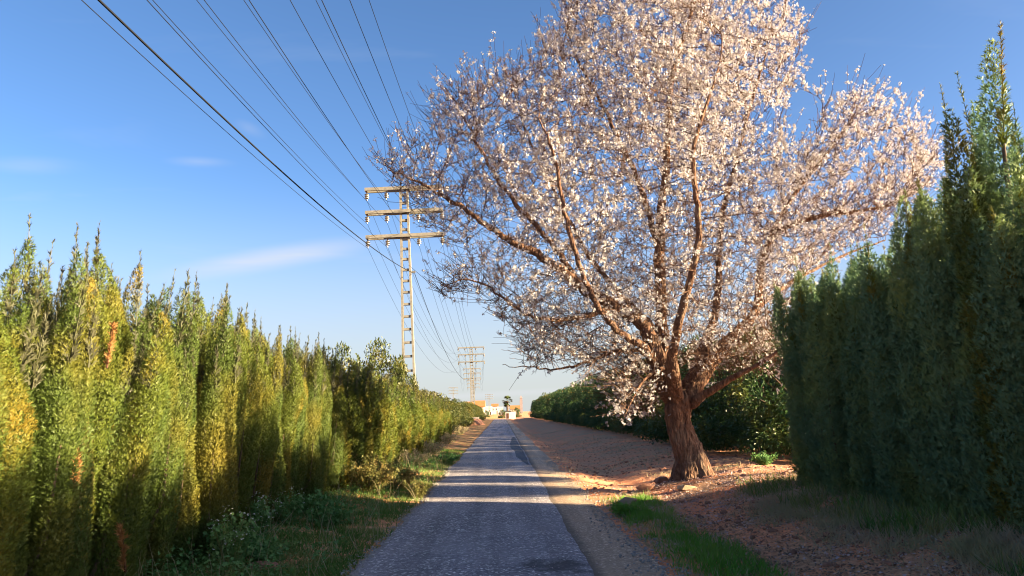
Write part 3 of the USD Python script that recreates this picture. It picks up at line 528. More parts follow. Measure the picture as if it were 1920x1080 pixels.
part('branches', cat_([frusta(a[thickm], b[thickm], ra[thickm], rb[thickm], 6), frusta(a[~thickm], b[~thickm], ra[~thickm], rb[~thickm], 3)]), TWIG, tree, kind='stuff')
def proj_many(p):
    q = p - CAM; w = q @ F_; return 960 + FPX * (q @ R_) / w, 540 - FPX * (q @ U_) / w
# twigs: two short segments that leave the fine branches
sel = sel[RAD[sel] < 0.03]
cnt = rng.choice([1, 2, 3, 4], len(sel), p=[0.2, 0.4, 0.3, 0.1]) + (proj_many(NOD[sel])[1] > 540) * rng.integers(0, 2, len(sel)); src = np.repeat(sel, cnt); n = len(src)
pd = unit(NOD[src] - NOD[PAR[src]])
px, py = proj_many(NOD[src])
up = np.where(py < 420, 0.55, np.where(py < 600, 0.22, -0.05))[:, None] * np.array([0, 0, 1.0])
d0 = unit(pd * 0.5 + rng.normal(size=(n, 3)) * 0.62 + up)
edge_d = shapely.distance(shapely.points(np.stack([px, py], 1)), CROWN_P.exterior); rim = (edge_d < 55) | ~shapely.contains_xy(CROWN_P, px, py)
wand = rng.random(n) < np.where(rim, 0.24, 0.05)
cen = np.array([TX, TY, 5.0]); d0 = np.where(wand[:, None], unit(0.55 * unit(NOD[src] - cen) + np.array([0, 0, 0.6]) + 0.3 * pd + rng.normal(size=(n, 3)) * 0.25), d0)
Ltw = np.where(wand, rng.uniform(0.40, 0.95, n), rng.uniform(0.08, 0.42, n))
p0 = NOD[src]; segs, tpts = [], [p0]
d = d0; p = p0
for k in range(2):
    q = p + d * (Ltw / 2)[:, None]; segs.append((p, q)); tpts.append(q); p = q; d = unit(d + rng.normal(size=(n, 3)) * 0.20 + np.array([0, 0, 0.12]))
rr = [0.0054, 0.0045, 0.0034]
part('twigs', cat_([frusta(s[0], s[1], np.full(n, rr[k]), np.full(n, rr[k + 1]), 3) for k, s in enumerate(segs)]), TWIG, tree, kind='stuff')
# blossom along the twigs, denser towards the top
dens = np.interp(py, [-150, 300, 420, 560, 680, 790], [1.15, 1.1, 0.80, 0.48, 0.36, 0.5]) * np.where(px < 1000, np.interp(px, [720, 1020], [0.34, 0.9]), 1.0) * np.interp(px, [1450, 1600], [1.0, 0.66])
clump = meshkit.fbm(NOD[src] * 1.3, 3, 12); dens = dens * np.interp(clump, [0.36, 0.60], [0.22, 1.35]) * np.where(wand, 1.15, 1.0)
nb = rng.poisson(np.clip(dens, 0, 1.3) * 1.6 * (0.45 + Ltw / 0.3)); tsrc = np.repeat(np.arange(n), nb); nC = len(tsrc)
tt = rng.random(nC) ** 0.75 * 2; kseg = np.minimum(tt.astype(int), 1); fr = (tt - kseg)[:, None]; T = np.stack(tpts, 1)
cp = T[tsrc, kseg] * (1 - fr) + T[tsrc, kseg + 1] * fr
per = rng.integers(1, 6, nC); fp = np.repeat(cp, per, 0); nF = len(fp); fp = fp + rng.normal(size=(nF, 3)) * 0.02
PV, PF = [], []
for k in range(3):
    a = k * 2 * math.pi / 3; c, s = math.cos(a), math.sin(a); tv_ = np.array([[0.04, 0, 0], [0.60, -0.50, 0.24], [1.0, 0, 0.40], [0.60, 0.50, 0.24]])
    PV.append(np.stack([tv_[:, 0] * c - tv_[:, 1] * s, tv_[:, 0] * s + tv_[:, 1] * c, tv_[:, 2]], 1)); PF.append(np.array([[0, 1, 2], [0, 2, 3]]) + 4 * k)
PV, PF = np.vstack(PV), np.vstack(PF)
ax = unit(rng.normal(size=(nF, 3)) + np.array([0, 0, 0.3])); Y, Z = frames(ax, rng)
fs = rng.uniform(0.020, 0.034, nF)
part('blossoms', scatter(PV, PF, fp + ax * 0.012, Y, Z, ax, fs), PETAL_M, tree, kind='stuff')

# ------------------------------------------------------------------ orange trees of the orchard
LEAF_V = np.array([[0, 0, 0], [0.5, -0.26, 0.08], [1, 0, -0.04], [0.5, 0.26, 0.08]]); LEAF_F = np.array([[0, 1, 2], [0, 2, 3]])
def citrus(name, seed, H, R, n, L, m, fruit=0, zb=0.15):
    r = np.random.default_rng(seed); pr = proto(name)
    part('trunk', tube([[0, 0, -0.1], [0.03, 0, 0.5], [0.0, 0.05, 1.1], [0.1, 0, H * 0.7]], [0.13, 0.11, 0.09, 0.04], 8), CY_BARK, pr, True)
    zc, hz = zb + 0.5 * (H - zb), 0.5 * (H - zb + 0.05)
    nc = 90; d = unit(r.normal(size=(nc, 3))); rad_ = r.uniform(0.45, 1.0, nc) ** 0.5
    cl = d * rad_[:, None] * np.array([R * 0.86, R * 0.86, hz * 0.88]) + [0, 0, zc]; cl[:, 2] = np.where(cl[:, 2] < zc, zc - (zc - cl[:, 2]) * 0.85, cl[:, 2]); low_ = cl[:, 2] < 0.45 * zc; cl[low_, :2] *= 1.25
    a_ = r.uniform(0, 6.28, 30); q_ = R * r.uniform(0.55, 0.95, 30); cl[-30:] = np.stack([np.cos(a_) * q_, np.sin(a_) * q_, zb - 0.15 + r.uniform(0.35, 0.8, 30)], 1); d[-30:] = unit(cl[-30:] * [1, 1, 0.2]); cr = r.uniform(0.30, 0.55, nc) * R / 2
    w = cr ** 2 / (cr ** 2).sum(); ci = r.choice(nc, n, p=w); o = unit(r.normal(size=(n, 3)) + 0.7 * d[ci]); rho = np.where(r.random(n) < 0.75, r.uniform(0.75, 1.1, n), r.uniform(0, 0.75, n))
    pos = cl[ci] + o * (cr[ci] * rho)[:, None]; pos[:, 2] = np.maximum(pos[:, 2], zb - 0.03 + 0.3 * r.random(n))
    ax = unit(o * 0.7 + r.normal(size=(n, 3)) * 0.6 + [0, 0, -0.15]); Y, Z = frames(ax, r, np.tile([0, 0, 1.0], (n, 1)), 0.6)
    part('crown', scatter(LEAF_V, LEAF_F, pos, ax, Y, Z, L * r.uniform(0.7, 1.25, n)), m, pr)
    st_ = [tube([[0, 0, 0.5], cl[k] * [0.4, 0.4, 0.6] + [0, 0, .2], cl[k]], [0.05, 0.03, 0.012], 5) for k in range(0, nc, 7)]
    part('branches', cat_(st_), CY_BARK, pr, True, kind='stuff')
    for k in range(fruit):
        q = cl[k] + d[k] * cr[k] * 0.95; s = trimesh.creation.icosphere(1, 0.042); s.apply_translation(q); part('orange', s, ORANGE, pr, True)
    return pr
cit = [citrus('orange_tree', 120 + i, 4.0, 2.05, 19000, 0.115, CITRUS, 14) for i in range(3)]
city = [citrus('young_orange_tree', 130 + i, 2.6, 1.45, 7000, 0.12, CITRUS_Y, 0) for i in range(2)]
citz = citrus('pruned_orange_tree', 140, 4.15, 1.5, 9000, 0.12, CITRUS, 0, 2.75)
rng = np.random.default_rng(21)
def dist_word(y): return 'close behind the almond trunk' if y < 24 else 'in the row of the right orchard'
y, k = 20.6, 0
while y < 164:
    x = 8.1 + rng.normal() * 0.15; first = k == 0
    lab = ['dark glossy orange tree between the almond trunk and the right hedge', 'dark glossy orange tree just left of and behind the almond trunk', 'dark orange tree under the left boughs of the almond tree, third of its row'][k] if k < 3 else (f'dark green orange tree, {ORD[k]} of the right roadside row counted from the almond trunk' if k < 16 else 'far dark green orange tree of the right roadside row')
    copy(cit[k % 3], 'orchard_orange_tree', lab, 'orange tree', (x, y, float(gz(x, y))), rng.uniform(0, 360), (rng.uniform(0.93, 1.06), rng.uniform(0.93, 1.06), rng.uniform(0.92, 1.04)), None if k < 3 else 'orange trees of the roadside orchard row')
    y += 3.05 * rng.uniform(0.96, 1.04); k += 1
copy(citz, 'second_row_orange_tree', 'orange tree of the second orchard row standing behind the right hedge', 'orange tree', (11.9, 12.7, float(gz(11.9, 12.7))), 40, (0.82, 0.82, 1.0), 'orange trees of the second orchard row')
copy(citz, 'second_row_orange_tree', 'narrow orange tree of the second orchard row behind the right hedge end', 'orange tree', (12.0, 15.5, float(gz(12, 15.5))), 100, (0.62, 0.62, 0.99), 'orange trees of the second orchard row')
y = 20.6
while y < 100:
    copy(cit[k % 3], 'second_row_orange_tree', 'shaded orange tree in the second orchard row seen behind the almond trunk', 'orange tree', (13.0 + rng.normal() * .2, y, float(gz(13, y))), rng.uniform(0, 360), rng.uniform(0.95, 1.05), 'orange trees of the second orchard row')
    y += 3.05; k += 1
y, k = 47.5, 0
while y < 150:
    x = -4.7 + rng.normal() * 0.15
    lab = 'nearest yellow green orange tree right at the far end of the left hedge' if k == 0 else f'sunlit yellow green orange tree, {ORD[k]} past the far end of the left hedge' if k < 12 else 'far sunlit yellow green orange tree of the left roadside row'
    copy(city[k % 2], 'roadside_orange_tree', lab, 'orange tree', (x, y, float(gz(x, y))), rng.uniform(0, 360), rng.uniform(0.92, 1.1), None if k == 0 else 'yellow orange trees beyond the left hedge')
    y += 3.0 * rng.uniform(0.92, 1.08); k += 1
for (px, py, yy, s, lab) in ((712, 643, 36, 1.0, 'round brownish green tree rising highest behind the left hedge near the pylon'), (640, 652, 30, 0.8, 'small round treetop peeking over the left hedge'), (748, 684, 40, 0.8, 'low treetop behind the hedge just left of the pylon foot')):
    p = at_y(px, py, yy); copy(city[0], 'tree_behind_hedge', lab, 'tree', (p[0], yy, 0.05), rng.uniform(0, 360), (0.9 * s, 0.9 * s, (p[2] - 0.05) / 2.6))

# ------------------------------------------------------------------ power line
PYLON_H = 13.6
def pylon_proto():
    pr = proto('power_pylon')
    wb, wt, legw = 0.64, 0.36, 0.11
    hw = lambda z: 0.5 * (wb + (wt - wb) * z / PYLON_H)
    for sx in (-1, 1):
        b, t = sx * hw(0), sx * hw(PYLON_H); v = []
        for z, c in ((-0.6, b), (PYLON_H, t)): v += [(c - legw / 2, -0.13, z), (c + legw / 2, -0.13, z), (c + legw / 2, 0.13, z), (c - legw / 2, 0.13, z)]
        f = [[0, 1, 5], [0, 5, 4], [1, 2, 6], [1, 6, 5], [2, 3, 7], [2, 7, 6], [3, 0, 4], [3, 4, 7], [4, 5, 6], [4, 6, 7]]
        part('post', (np.array(v, float), np.array(f)), CONCRETE, pr)
    z = 0.5
    while z < PYLON_H - 0.2:
        w = hw(z) - legw / 2; part('rung', box(-w + 0.002, w - 0.002, -0.10, 0.10, z - 0.06, z + 0.06), CONCRETE, pr); z += 0.86 - 0.032 * z
    disc = [(0.0, 0.0), (0.03, 0.0), (0.035, -0.10), (0.13, -0.13), (0.13, -0.16), (0.05, -0.18), (0.13, -0.23), (0.13, -0.26), (0.05, -0.28), (0.12, -0.33), (0.12, -0.36), (0.02, -0.39), (0.02, -0.48), (0.0, -0.48)]
    for a, z in enumerate(ARM_Z):
        arm = cat_([box(-2.1, 2.1, -0.26, -0.132, z - 0.085, z + 0.085), box(-2.1, 2.1, 0.132, 0.26, z - 0.085, z + 0.085), box(-2.1, -1.98, -0.131, 0.131, z - 0.075, z + 0.075), box(1.98, 2.1, -0.131, 0.131, z - 0.075, z + 0.075)])
        am = part('crossarm', arm, CONCRETE, pr)
        for x in INS_X:
            ins = trimesh.creation.revolve(np.array(disc)[::-1], sections=10); ins.apply_translation([x, 0, z - 0.086]); part('insulator', ins, INSUL, am, 40)
    part('cable_bracket', box(hw(9) + 0.06, 0.5, -0.05, 0.05, 8.85, 8.95), STEEL, pr)
    return pr
ARM_Z = (PYLON_H - 0.15, PYLON_H - 1.42, PYLON_H - 2.75); INS_X = (-2.02, -0.95, 0.75, 2.02)
py_ = pylon_proto()
PYL = []      # (top pixel, distance, lean, arms scale, label)
for px, py, yy, lean, sc, lab in ((757, 349, 41, -1.6, 1.0, 'nearest pale concrete ladder pylon standing behind the left hedge'), (883, 650, 128, -1.2, 1.0, 'second pylon along the line, with three dark crossarms over the far orange trees'),
                                  (885, 690, 200, -1.0, 1.0, 'third pylon, seen right behind the second one'), (887, 712, 275, -1.0, 1.0, 'fourth and faintest pylon of the line behind the orange roofed house')):
    top = at_y(px, py, yy); h = top[2] - 0.05; s = h / PYLON_H
    x0 = top[0] - math.sin(math.radians(lean)) * h
    PYL.append((np.array([x0, yy, 0.05]), lean, s))
    copy(py_, 'power_pylon', lab, 'pylon', (x0, yy, 0.05), 0, (sc, 1.0, s) if yy < 100 else (1.05, 1.0, s), 'pylons of the power line', tilt=lean)
for px, py, yy, lab in ((850, 726, 290, 'small distant pylon standing alone left of the line'), (917, 739, 330, 'small distant pylon right of the orange roofed house')):
    top = at_y(px, py, yy); copy(py_, 'power_pylon', lab, 'pylon', (top[0], yy, 0.0), 0, (0.8, 1.0, top[2] / PYLON_H), 'pylons of the power line')
def on_pylon(k, x, z):
    b, lean, s = PYL[k]; c, s_ = math.cos(math.radians(lean)), math.sin(math.radians(lean)); z = z * s
    return b + np.array([c * x + s_ * z, 0, -s_ * x + c * z])
def wire_pts(a, b, sag, n):
    t = np.linspace(0, 1, n)[:, None]; p = a * (1 - t) + b * t; p[:, 2] -= (4 * sag * t * (1 - t))[:, 0]; return p
names = ('highest', 'middle', 'lowest'); side = ('far left', 'inner left', 'inner right', 'far right')
BACK = np.array([PYL[0][0][0] - 0.15, -46.0, 0.0])
wr = np.random.default_rng(9)
def run(x, z, r, label, sag0, sag1):
    a0 = BACK + np.array([x, 0, z]); p1, p2, p3 = (on_pylon(k, x, z) for k in (0, 1, 2))
    P = np.vstack([wire_pts(a0, p1, sag0, 60), wire_pts(p1, p2, sag1, 24)[1:], wire_pts(p2, p3, sag1, 10)[1:]])
    o = part('power_wire', tube(P, r, 5), WIRE); tag(o, label, 'wire', 'wires of the power line')
for a, z in enumerate(ARM_Z):
    for i, x in enumerate(INS_X):
        run(x, z - 0.58, 0.0085, f'thin dark power wire hung from the {side[i]} insulator of the {names[a]} crossarms', 2.0 + wr.uniform(-0.07, 0.07), 3.3 + wr.uniform(-.3, .3))
run(0.46, 8.8, 0.016, 'thick black cable sagging below the other wires, clamped to the pylon shaft', 2.8, 3.0)

# ------------------------------------------------------------------ far buildings, palm
def tri_roof(x0, x1, y0, y1, z, h, over):
    v = np.array([(x0 - over, y0 - over, z), (x1 + over, y0 - over, z), (x1 + over, y1 + over, z), (x0 - over, y1 + over, z), (x0 - over, (y0 + y1) / 2, z + h), (x1 + over, (y0 + y1) / 2, z + h)], float)
    v = np.vstack([v, v + [0, 0, -0.15]]); f = [[0, 1, 5], [0, 5, 4], [2, 3, 4], [2, 4, 5], [1, 2, 5], [3, 0, 4], [6, 8, 7], [6, 9, 8], [0, 6, 7], [0, 7, 1], [1, 7, 8], [1, 8, 2], [2, 8, 9], [2, 9, 3], [3, 9, 6], [3, 6, 0]]
    return v, np.array(f)
def house(px0, px1, pyt, pyw, yy, depth, label, wall, gable=True, wins=2, name='house'):
    """Front between two pixels, roof top and wall top at pixel rows, at the distance yy."""
    x0, x1 = at_y(px0, 765, yy)[0], at_y(px1, 765, yy)[0]; zt, zw = at_y(px0, pyt, yy)[2], at_y(px0, pyw, yy)[2]
    t = thing(name, label, 'house', ((x0 + x1) / 2, yy, 0)); w = (x1 - x0) / 2
    part('wall', box(-w, w, 0, depth, -0.3, zw), wall, t)
    if gable: part('roof', tri_roof(-w, w, 0, depth, zw + 0.15, max(zt - zw - 0.15, 0.3), 0.35), ROOF, t)
    else: part('parapet', box(-w - 0.1, w + 0.1, -0.1, depth + 0.1, zw + 0.003, max(zt, zw + 0.25)), wall, t)
    for k in range(wins):
        cx = -w + (k + 0.5) * 2 * w / wins; wn = part('window', box(cx - 0.13 * w, cx + 0.13 * w, -0.06, -0.003, 0.5 * zw, 0.78 * zw), PLASTER, t)
        part('pane', box(cx - 0.10 * w, cx + 0.10 * w, -0.09, -0.063, 0.53 * zw, 0.75 * zw), GLASS_D, wn)
    dr = part('door', box(w * 0.55, w * 0.8, -0.05, -0.003, 0.0, 0.45 * zw), TWIG, t)
    return t
house(887, 907, 751, 763, 205, 6.0, 'cream house with a bright orange tiled roof beyond the left orange trees', CREAM, True, 1)
house(868, 887, 753, 761, 225, 7.0, 'low house with orange roof partly hidden left of the pylons', CREAM, True, 2)
house(908, 922, 762, 766, 420, 10.0, 'small white flat roofed house just right of the orange roofed one', PLASTER, False, 2)
house(922, 934, 757, 762, 480, 10.0, 'white house with reddish gable roof in the middle of the far village', PLASTER, True, 2)
house(934, 943, 763, 766, 400, 8.0, 'narrow white house next to the dark bush at the end of the lane', PLASTER, False, 1)
house(957, 974, 760, 767, 380, 8.0, 'pale house behind the palm trunk', CREAM, True, 2)
x0, x1 = at_y(948, 780, 182)[0], at_y(967, 780, 182)[0]
hut = thing('white_hut', 'low white hut with a dark flat roof at the far end of the lane', 'hut', ((x0 + x1) / 2, 182, 0)); w = (x1 - x0) / 2; zt = at_y(957, 772, 182)[2]
part('wall', box(-w, w, 0, 2.6, -0.2, zt), PLASTER, hut); part('roof', box(-w - 0.1, w * 0.2, -0.15, 2.7, zt + 0.003, zt + 0.22), GLASS_D, hut); part('door', box(-w * 0.8, -w * 0.35, -0.05, -0.003, 0, zt * 0.8), TWIG, hut)
tx = at_y(977, 744, 520); tw_ = thing('distant_tower', 'hazy pinkish tower standing above the orchard right of the palm', 'tower', (tx[0], 520, 0))
part('wall', box(-0.9, 0.9, 0.6, 2.4, 0, tx[2] - 2.5), PINK, tw_); part('belfry', box(-0.8, 0.8, 0.7, 2.3, tx[2] - 2.5, tx[2] - 0.8), PINK, tw_)
part('roof', (np.array([(-1.0, .5, tx[2] - .79), (1.0, .5, tx[2] - .79), (1.0, 2.5, tx[2] - .79), (-1.0, 2.5, tx[2] - .79), (0, 1.5, tx[2] + 1.0)]), np.array([[0, 1, 4], [1, 2, 4], [2, 3, 4], [3, 0, 4], [0, 2, 1], [0, 3, 2]])), PINK, tw_)
pt = at_y(951, 752, 235); palm = thing('palm_tree', 'round headed fan palm rising above the far end of the lane', 'palm tree', (pt[0], 235, 0)); ph_ = pt[2]
part('trunk', tube([[0, 0, 0], [0.05, 0, ph_ * .5], [0.0, 0, ph_]], [0.42, 0.36, 0.40], 10), CY_BARK, palm, True)
r = np.random.default_rng(4)
for k in range(34):
    d = unit(r.normal(size=3) + [0, 0, 0.25]); L = 1.9; q = np.array([0, 0, ph_]); s_ = unit(np.cross(d, [0.1, 0.2, 1.0])); upv = np.cross(s_, d); v = [q, q + d * L * .5]; f = []
    for j in range(9):
        a = (j - 4) * 0.26; e = q + d * L * .5 + (d * math.cos(a) + s_ * math.sin(a)) * L * .5 + upv * (-0.15 * abs(a)) + [0, 0, -0.12]; n_ = (d * -math.sin(a) + s_ * math.cos(a)) * 0.09; m_ = q + d * L * .5 + (e - q - d * L * .5) * .6
        i = len(v); v += [m_ + n_, e, m_ - n_]; f += [[1, i, i + 1], [1, i + 1, i + 2]]
    i = len(v); v += [q + s_ * 0.03, q - s_ * 0.03]; f += [[i, 1, i + 1]]
    part('frond', (np.array(v), np.array(f)), PALM_M, palm)
dk = np.random.default_rng(6)
for px, py, yy, s, lab in ((942, 768, 190, 1.0, 'dark bush beside the white hut at the end of the lane'), (968, 764, 210, 1.2, 'brownish bushy tree right of the palm'), (912, 770, 230, 0.9, 'small dark bush below the orange roofed house')):
    p = at_y(px, py, yy); copy(cit[1], 'far_bush', lab, 'bush', (p[0], yy, 0), 40 * s, (0.5 * s, 0.5 * s, p[2] / 4.0))
p = at_z(887, 797, 0.03); bx = thing('concrete_box', 'grey concrete irrigation box on the verge below the far left orange trees', 'box', (p[0], p[1], float(gz(p[0], p[1]))))
s_ = p[1] / FPX; w = 10.5 * s_; h = 12 * s_; part('body', box(-w, w, -0.3, 0.5, -0.2, h), CONCRETE_G, bx); part('lid', box(-w - 0.04, w + 0.04, -0.34, 0.54, h + 0.003, h + 0.09), CONCRETE_G, bx)
md = np.random.default_rng(2); ic = trimesh.creation.icosphere(4, 1.0); v = np.array(ic.vertices); v *= (1 + 0.35 * (meshkit.fbm(v * 2.2 + 3, 4, 2) - 0.5))[:, None]
p = at_z(908, 787, 0.0); o = part('earth_mound', (v * [1.5, 9.0, 0.85] + [p[0], 100.0, 0.0], ic.faces), REDSTONE, smooth=True); tag(o, 'long mound of orange earth on the left verge before the village', 'mound')

# ------------------------------------------------------------------ verges, weeds, petals
BL_V = np.array([[0, -0.5, 0], [0, 0.5, 0], [0.55, 0.36, 0.10], [0.55, -0.36, 0.10], [1.0, 0, 0.32]]); BL_F = np.array([[0, 1, 2], [0, 2, 3], [3, 2, 4]])
def blades(x, y, r, hmin, hmax, w, lean=0.45):
    n = len(x); ax = unit(np.stack([r.normal(size=n) * lean, r.normal(size=n) * lean, np.ones(n)], 1)); Y, Z = frames(ax, r); h = r.uniform(hmin, hmax, n)
    return scatter(BL_V, BL_F, np.stack([x, y, gz(x, y) - 0.01], 1), ax, Y, Z, np.stack([h, np.full(n, w) * r.uniform(0.7, 1.3, n), h], 1))
def field(n, x0, x1, y0, y1, seed, keepf=None, power=1.7):
    r = np.random.default_rng(seed); y = y0 + (y1 - y0) * r.random(n) ** power; a, b = (np.broadcast_to(f(y) if callable(f) else f, n) for f in (x0, x1)); x = a + (b - a) * r.random(n)
    if keepf is not None: k = r.random(n) < keepf(x, y); x, y = x[k], y[k]
    return x, y, r
nz = lambda x, y, s, seed: meshkit.fbm(np.stack([x * s, y * s, 0 * x], -1), 3, seed)
lx = lambda y: edge(LX0, y, 0.11, 1)
x, y, r = field(60000, -3.4, lambda y: lx(y) - 0.02, 5.0, 34.0, 31, lambda x, y: np.interp(nz(x, y, 1.6, 2), [0.36, 0.58], [0.12, 1.0]) * np.where(x > lx(y) - 0.12, 0.4, 1))
o = part('verge_grass', blades(x, y, r, 0.04, 0.13, 0.011, 0.6), GRASS_M); tag(o, 'short dull green grass covering the verge left of the lane', 'grass', None, 'stuff')
def leafy(n, x0, x1, y0, y1, seed, keepf, hmax, L):
    x, y, r = field(n, x0, x1, y0, y1, seed, keepf); n = len(x); z = gz(x, y) + r.random(n) ** 1.4 * hmax * np.interp(nz(x, y, 2.2, 5), [0.35, 0.65], [0.3, 1.2])
    ax = unit(np.stack([r.normal(size=n), r.normal(size=n), r.uniform(-0.2, 0.7, n)], 1)); Y, Z = frames(ax, r, np.tile([0, 0, 1.0], (n, 1)), 0.5)
    return scatter(LEAF_V * [1, 1.5, 1], LEAF_F, np.stack([x, y, z], 1), ax, Y, Z, L * r.uniform(0.6, 1.3, n))
o = part('verge_ground_cover', leafy(34000, -3.55, lambda y: lx(y) - 0.25, 5.0, 26.0, 33, lambda x, y: np.interp(nz(x, y, 1.3, 9), [0.40, 0.56], [0.03, 1.0]) * sstep(-1.55, -2.4, x), 0.24, 0.042), WEED_M); tag(o, 'low leafy ground cover at the foot of the left hedge', 'ground cover', None, 'stuff')
x, y, r = field(30000, 1.72, 2.62, 5.2, 14.4, 35, lambda x, y: np.exp(-((x - 2.18 - 0.1 * np.sin(y)) / 0.34) ** 2) * np.interp(nz(x, y, 2.6, 3), [0.36, 0.58], [0.12, 1]))
o = part('fresh_grass', blades(x, y, r, 0.05, 0.17, 0.010, 0.55), GRASS_G); tag(o, 'strip of fresh green grass between the gravel shoulder and the right bank', 'grass', None, 'stuff')
x, y, r = field(60000, 3.0, 5.0, 5.2, 13.0, 37, lambda x, y: np.interp(nz(x, y, 1.2, 4), [0.36, 0.56], [0.10, 1.0]) * sstep(3.0, 3.9, x))
o = part('dry_grass', blades(x, y, r, 0.05, 0.20, 0.007, 0.9), DRY_M); tag(o, 'dry straw coloured grass at the foot of the right hedge', 'grass', None, 'stuff')
x, y, r = field(14000, 3.8, 5.5, 5.5, 13.6, 38, lambda x, y: np.interp(nz(x, y, 1.5, 14), [0.45, 0.6], [0.0, 1.0]))
o = part('bank_grass', blades(x, y, r, 0.06, 0.28, 0.011, 0.6), GRASS_M); tag(o, 'green tufts mixed with the dry grass under the right hedge', 'grass', None, 'stuff')
x, y, r = field(9000, 1.75, 5.5, 17, 60, 39, lambda x, y: np.interp(nz(x, y, 0.7, 24), [0.52, 0.66], [0.0, 1.0]))
o = part('orchard_grass', blades(x, y, r, 0.05, 0.14, 0.014, 0.6), DRY_M); tag(o, 'sparse dry grass on the bare orchard bank beyond the almond tree', 'grass', None, 'stuff')
x, y, r = field(420, -3.3, lambda y: lx(y) - 0.1, 6.0, 26.0, 51)
o = part('dry_stalks', blades(x, y, r, 0.25, 0.6, 0.006, 0.35), DRY_M); tag(o, 'thin dry stalks standing up from the left verge', 'stalks', None, 'stuff')
x, y, r = field(5000, 1.7, 2.75, 5.2, 15.0, 52)
o = part('straw_grass', blades(x, y, r, 0.04, 0.15, 0.007, 0.8), DRY_M); tag(o, 'straw blades mixed into the green strip right of the lane', 'grass', None, 'stuff')
def litter(n, x0, x1, y0, y1, seed, keepf, L, power=1.4, lift=0.016):
    x, y, r = field(n, x0, x1, y0, y1, seed, keepf, power); n = len(x); ax = unit(np.stack([r.normal(size=n), r.normal(size=n), r.normal(size=n) * 0.25], 1)); Y, Z = frames(ax, r, np.tile([0, 0, 1.0], (n, 1)), 0.35)
    return scatter(LEAF_V * [1, 1.6, 1.5], LEAF_F, np.stack([x, y, gz(x, y) + lift], 1), ax, Y, Z, L * r.uniform(0.6, 1.3, n))
pd_ = lambda x, y: np.maximum(np.exp(-((x - 3.7) / 2.4) ** 2 - ((y - 12.6) / 3.4) ** 2), 0.55 * np.exp(-((x - 3.5) / 1.0) ** 2 - ((y - 8.0) / 3.2) ** 2)) * np.interp(nz(x, y, 2.4, 6), [0.36, 0.6], [0.2, 1.0])
o = part('fallen_petals', litter(80000, 1.8, 8.0, 6, 22, 41, pd_, 0.032, 1.0), FALLEN_M); tag(o, 'pale almond petals fallen on the red earth around the trunk', 'petals', None, 'stuff')
x, y, r = field(2600, -1.5, 1.7, 6, 22, 43, lambda x, y: np.interp(x, [-1.5, 1.7], [0.25, 1.0]), 1.2); n = len(x); a = r.uniform(0, 6.28, n)
ax = np.stack([np.cos(a), np.sin(a), r.normal(size=n) * 0.15], 1); ax = unit(ax); Y, Z = frames(ax, r, np.tile([0, 0, 1.0], (n, 1)), 0.2)
o = part('scattered_petals', scatter(LEAF_V * [1, 1.6, 1.5], LEAF_F, np.stack([x, y, np.full(n, 0.02)], 1), ax, Y, Z, 0.02 * r.uniform(0.6, 1.2, n)), FALLEN_M); tag(o, 'a few pale petals scattered over the asphalt of the lane', 'petals', None, 'stuff')
o = part('leaf_litter', litter(30000, 2.3, 6.2, 5.5, 15.5, 45, lambda x, y: np.interp(nz(x, y, 1.4, 16), [0.35, 0.6], [0.25, 1.0]), 0.026), LITTER_M); tag(o, 'brown dead leaves littering the bank below the right hedge', 'leaf litter', None, 'stuff')
o = part('earth_clods', pebbles(2600, lambda r, y: 1.8 + 5.5 * r.random(len(y)), near_y(6, 40, 1.4), 0.008, 0.035, 47, None, '', -9), REDSTONE); tag(o, 'small reddish clods of earth on the ground right of the lane', 'clods', None, 'stuff')

o = part('large_clods', pebbles(420, lambda r, y: 1.9 + 5.0 * r.random(len(y)), near_y(7, 24, 1.2), 0.03, 0.075, 48, None, '', -9), REDSTONE); tag(o, 'larger red earth lumps lying about the almond tree and the bank', 'clods', None, 'stuff')
def weed_proto(name, seed, H, R, n, m, flowers, L=0.05):
    r = np.random.default_rng(seed); pr = proto(name); st_, lf = [], []
    ns = 26
    for k in range(ns):
        a, q = r.uniform(0, 6.28), r.random() ** 0.6; t = np.array([math.cos(a) * R * q, math.sin(a) * R * q, H * r.uniform(0.6, 1.0) * (1 - 0.35 * q)]); b = t * [0.25, 0.25, 0]
        st_.append(np.array([b, (b + t) * [0.45, 0.45, 0.55], t]))
    part('stems', cat_([tube(s, [0.006, 0.005, 0.003], 4) for s in st_]), GRASS_M, pr, kind='stuff')
    i = r.integers(0, ns, n); f = r.random(n) ** 0.7; S = np.array(st_)[i]; p = np.where(f[:, None] < .5, S[:, 0] * (1 - 2 * f[:, None]) + S[:, 1] * 2 * f[:, None], S[:, 1] * (2 - 2 * f[:, None]) + S[:, 2] * (2 * f[:, None] - 1)) + r.normal(size=(n, 3)) * 0.035
    ax = unit(r.normal(size=(n, 3)) + [0, 0, 0.35]); Y, Z = frames(ax, r, np.tile([0, 0, 1.0], (n, 1)), 0.6); part('leaves', scatter(LEAF_V * [1, 1.5, 1], LEAF_F, p, ax, Y, Z, L * r.uniform(0.6, 1.3, n)), m, pr, kind='stuff')
    if flowers:
        i = r.integers(0, ns, flowers); p = np.array(st_)[i, 2] + r.normal(size=(flowers, 3)) * 0.035 + [0, 0, 0.015]; ax = unit(r.normal(size=(flowers, 3)) * .5 + [0, 0, 1.0]); Y, Z = frames(ax, r)
        part('flowers', scatter(PV, PF, p, Y, Z, ax, r.uniform(0.009, 0.015, flowers)), FLOWER_M, pr, kind='stuff')
    return pr
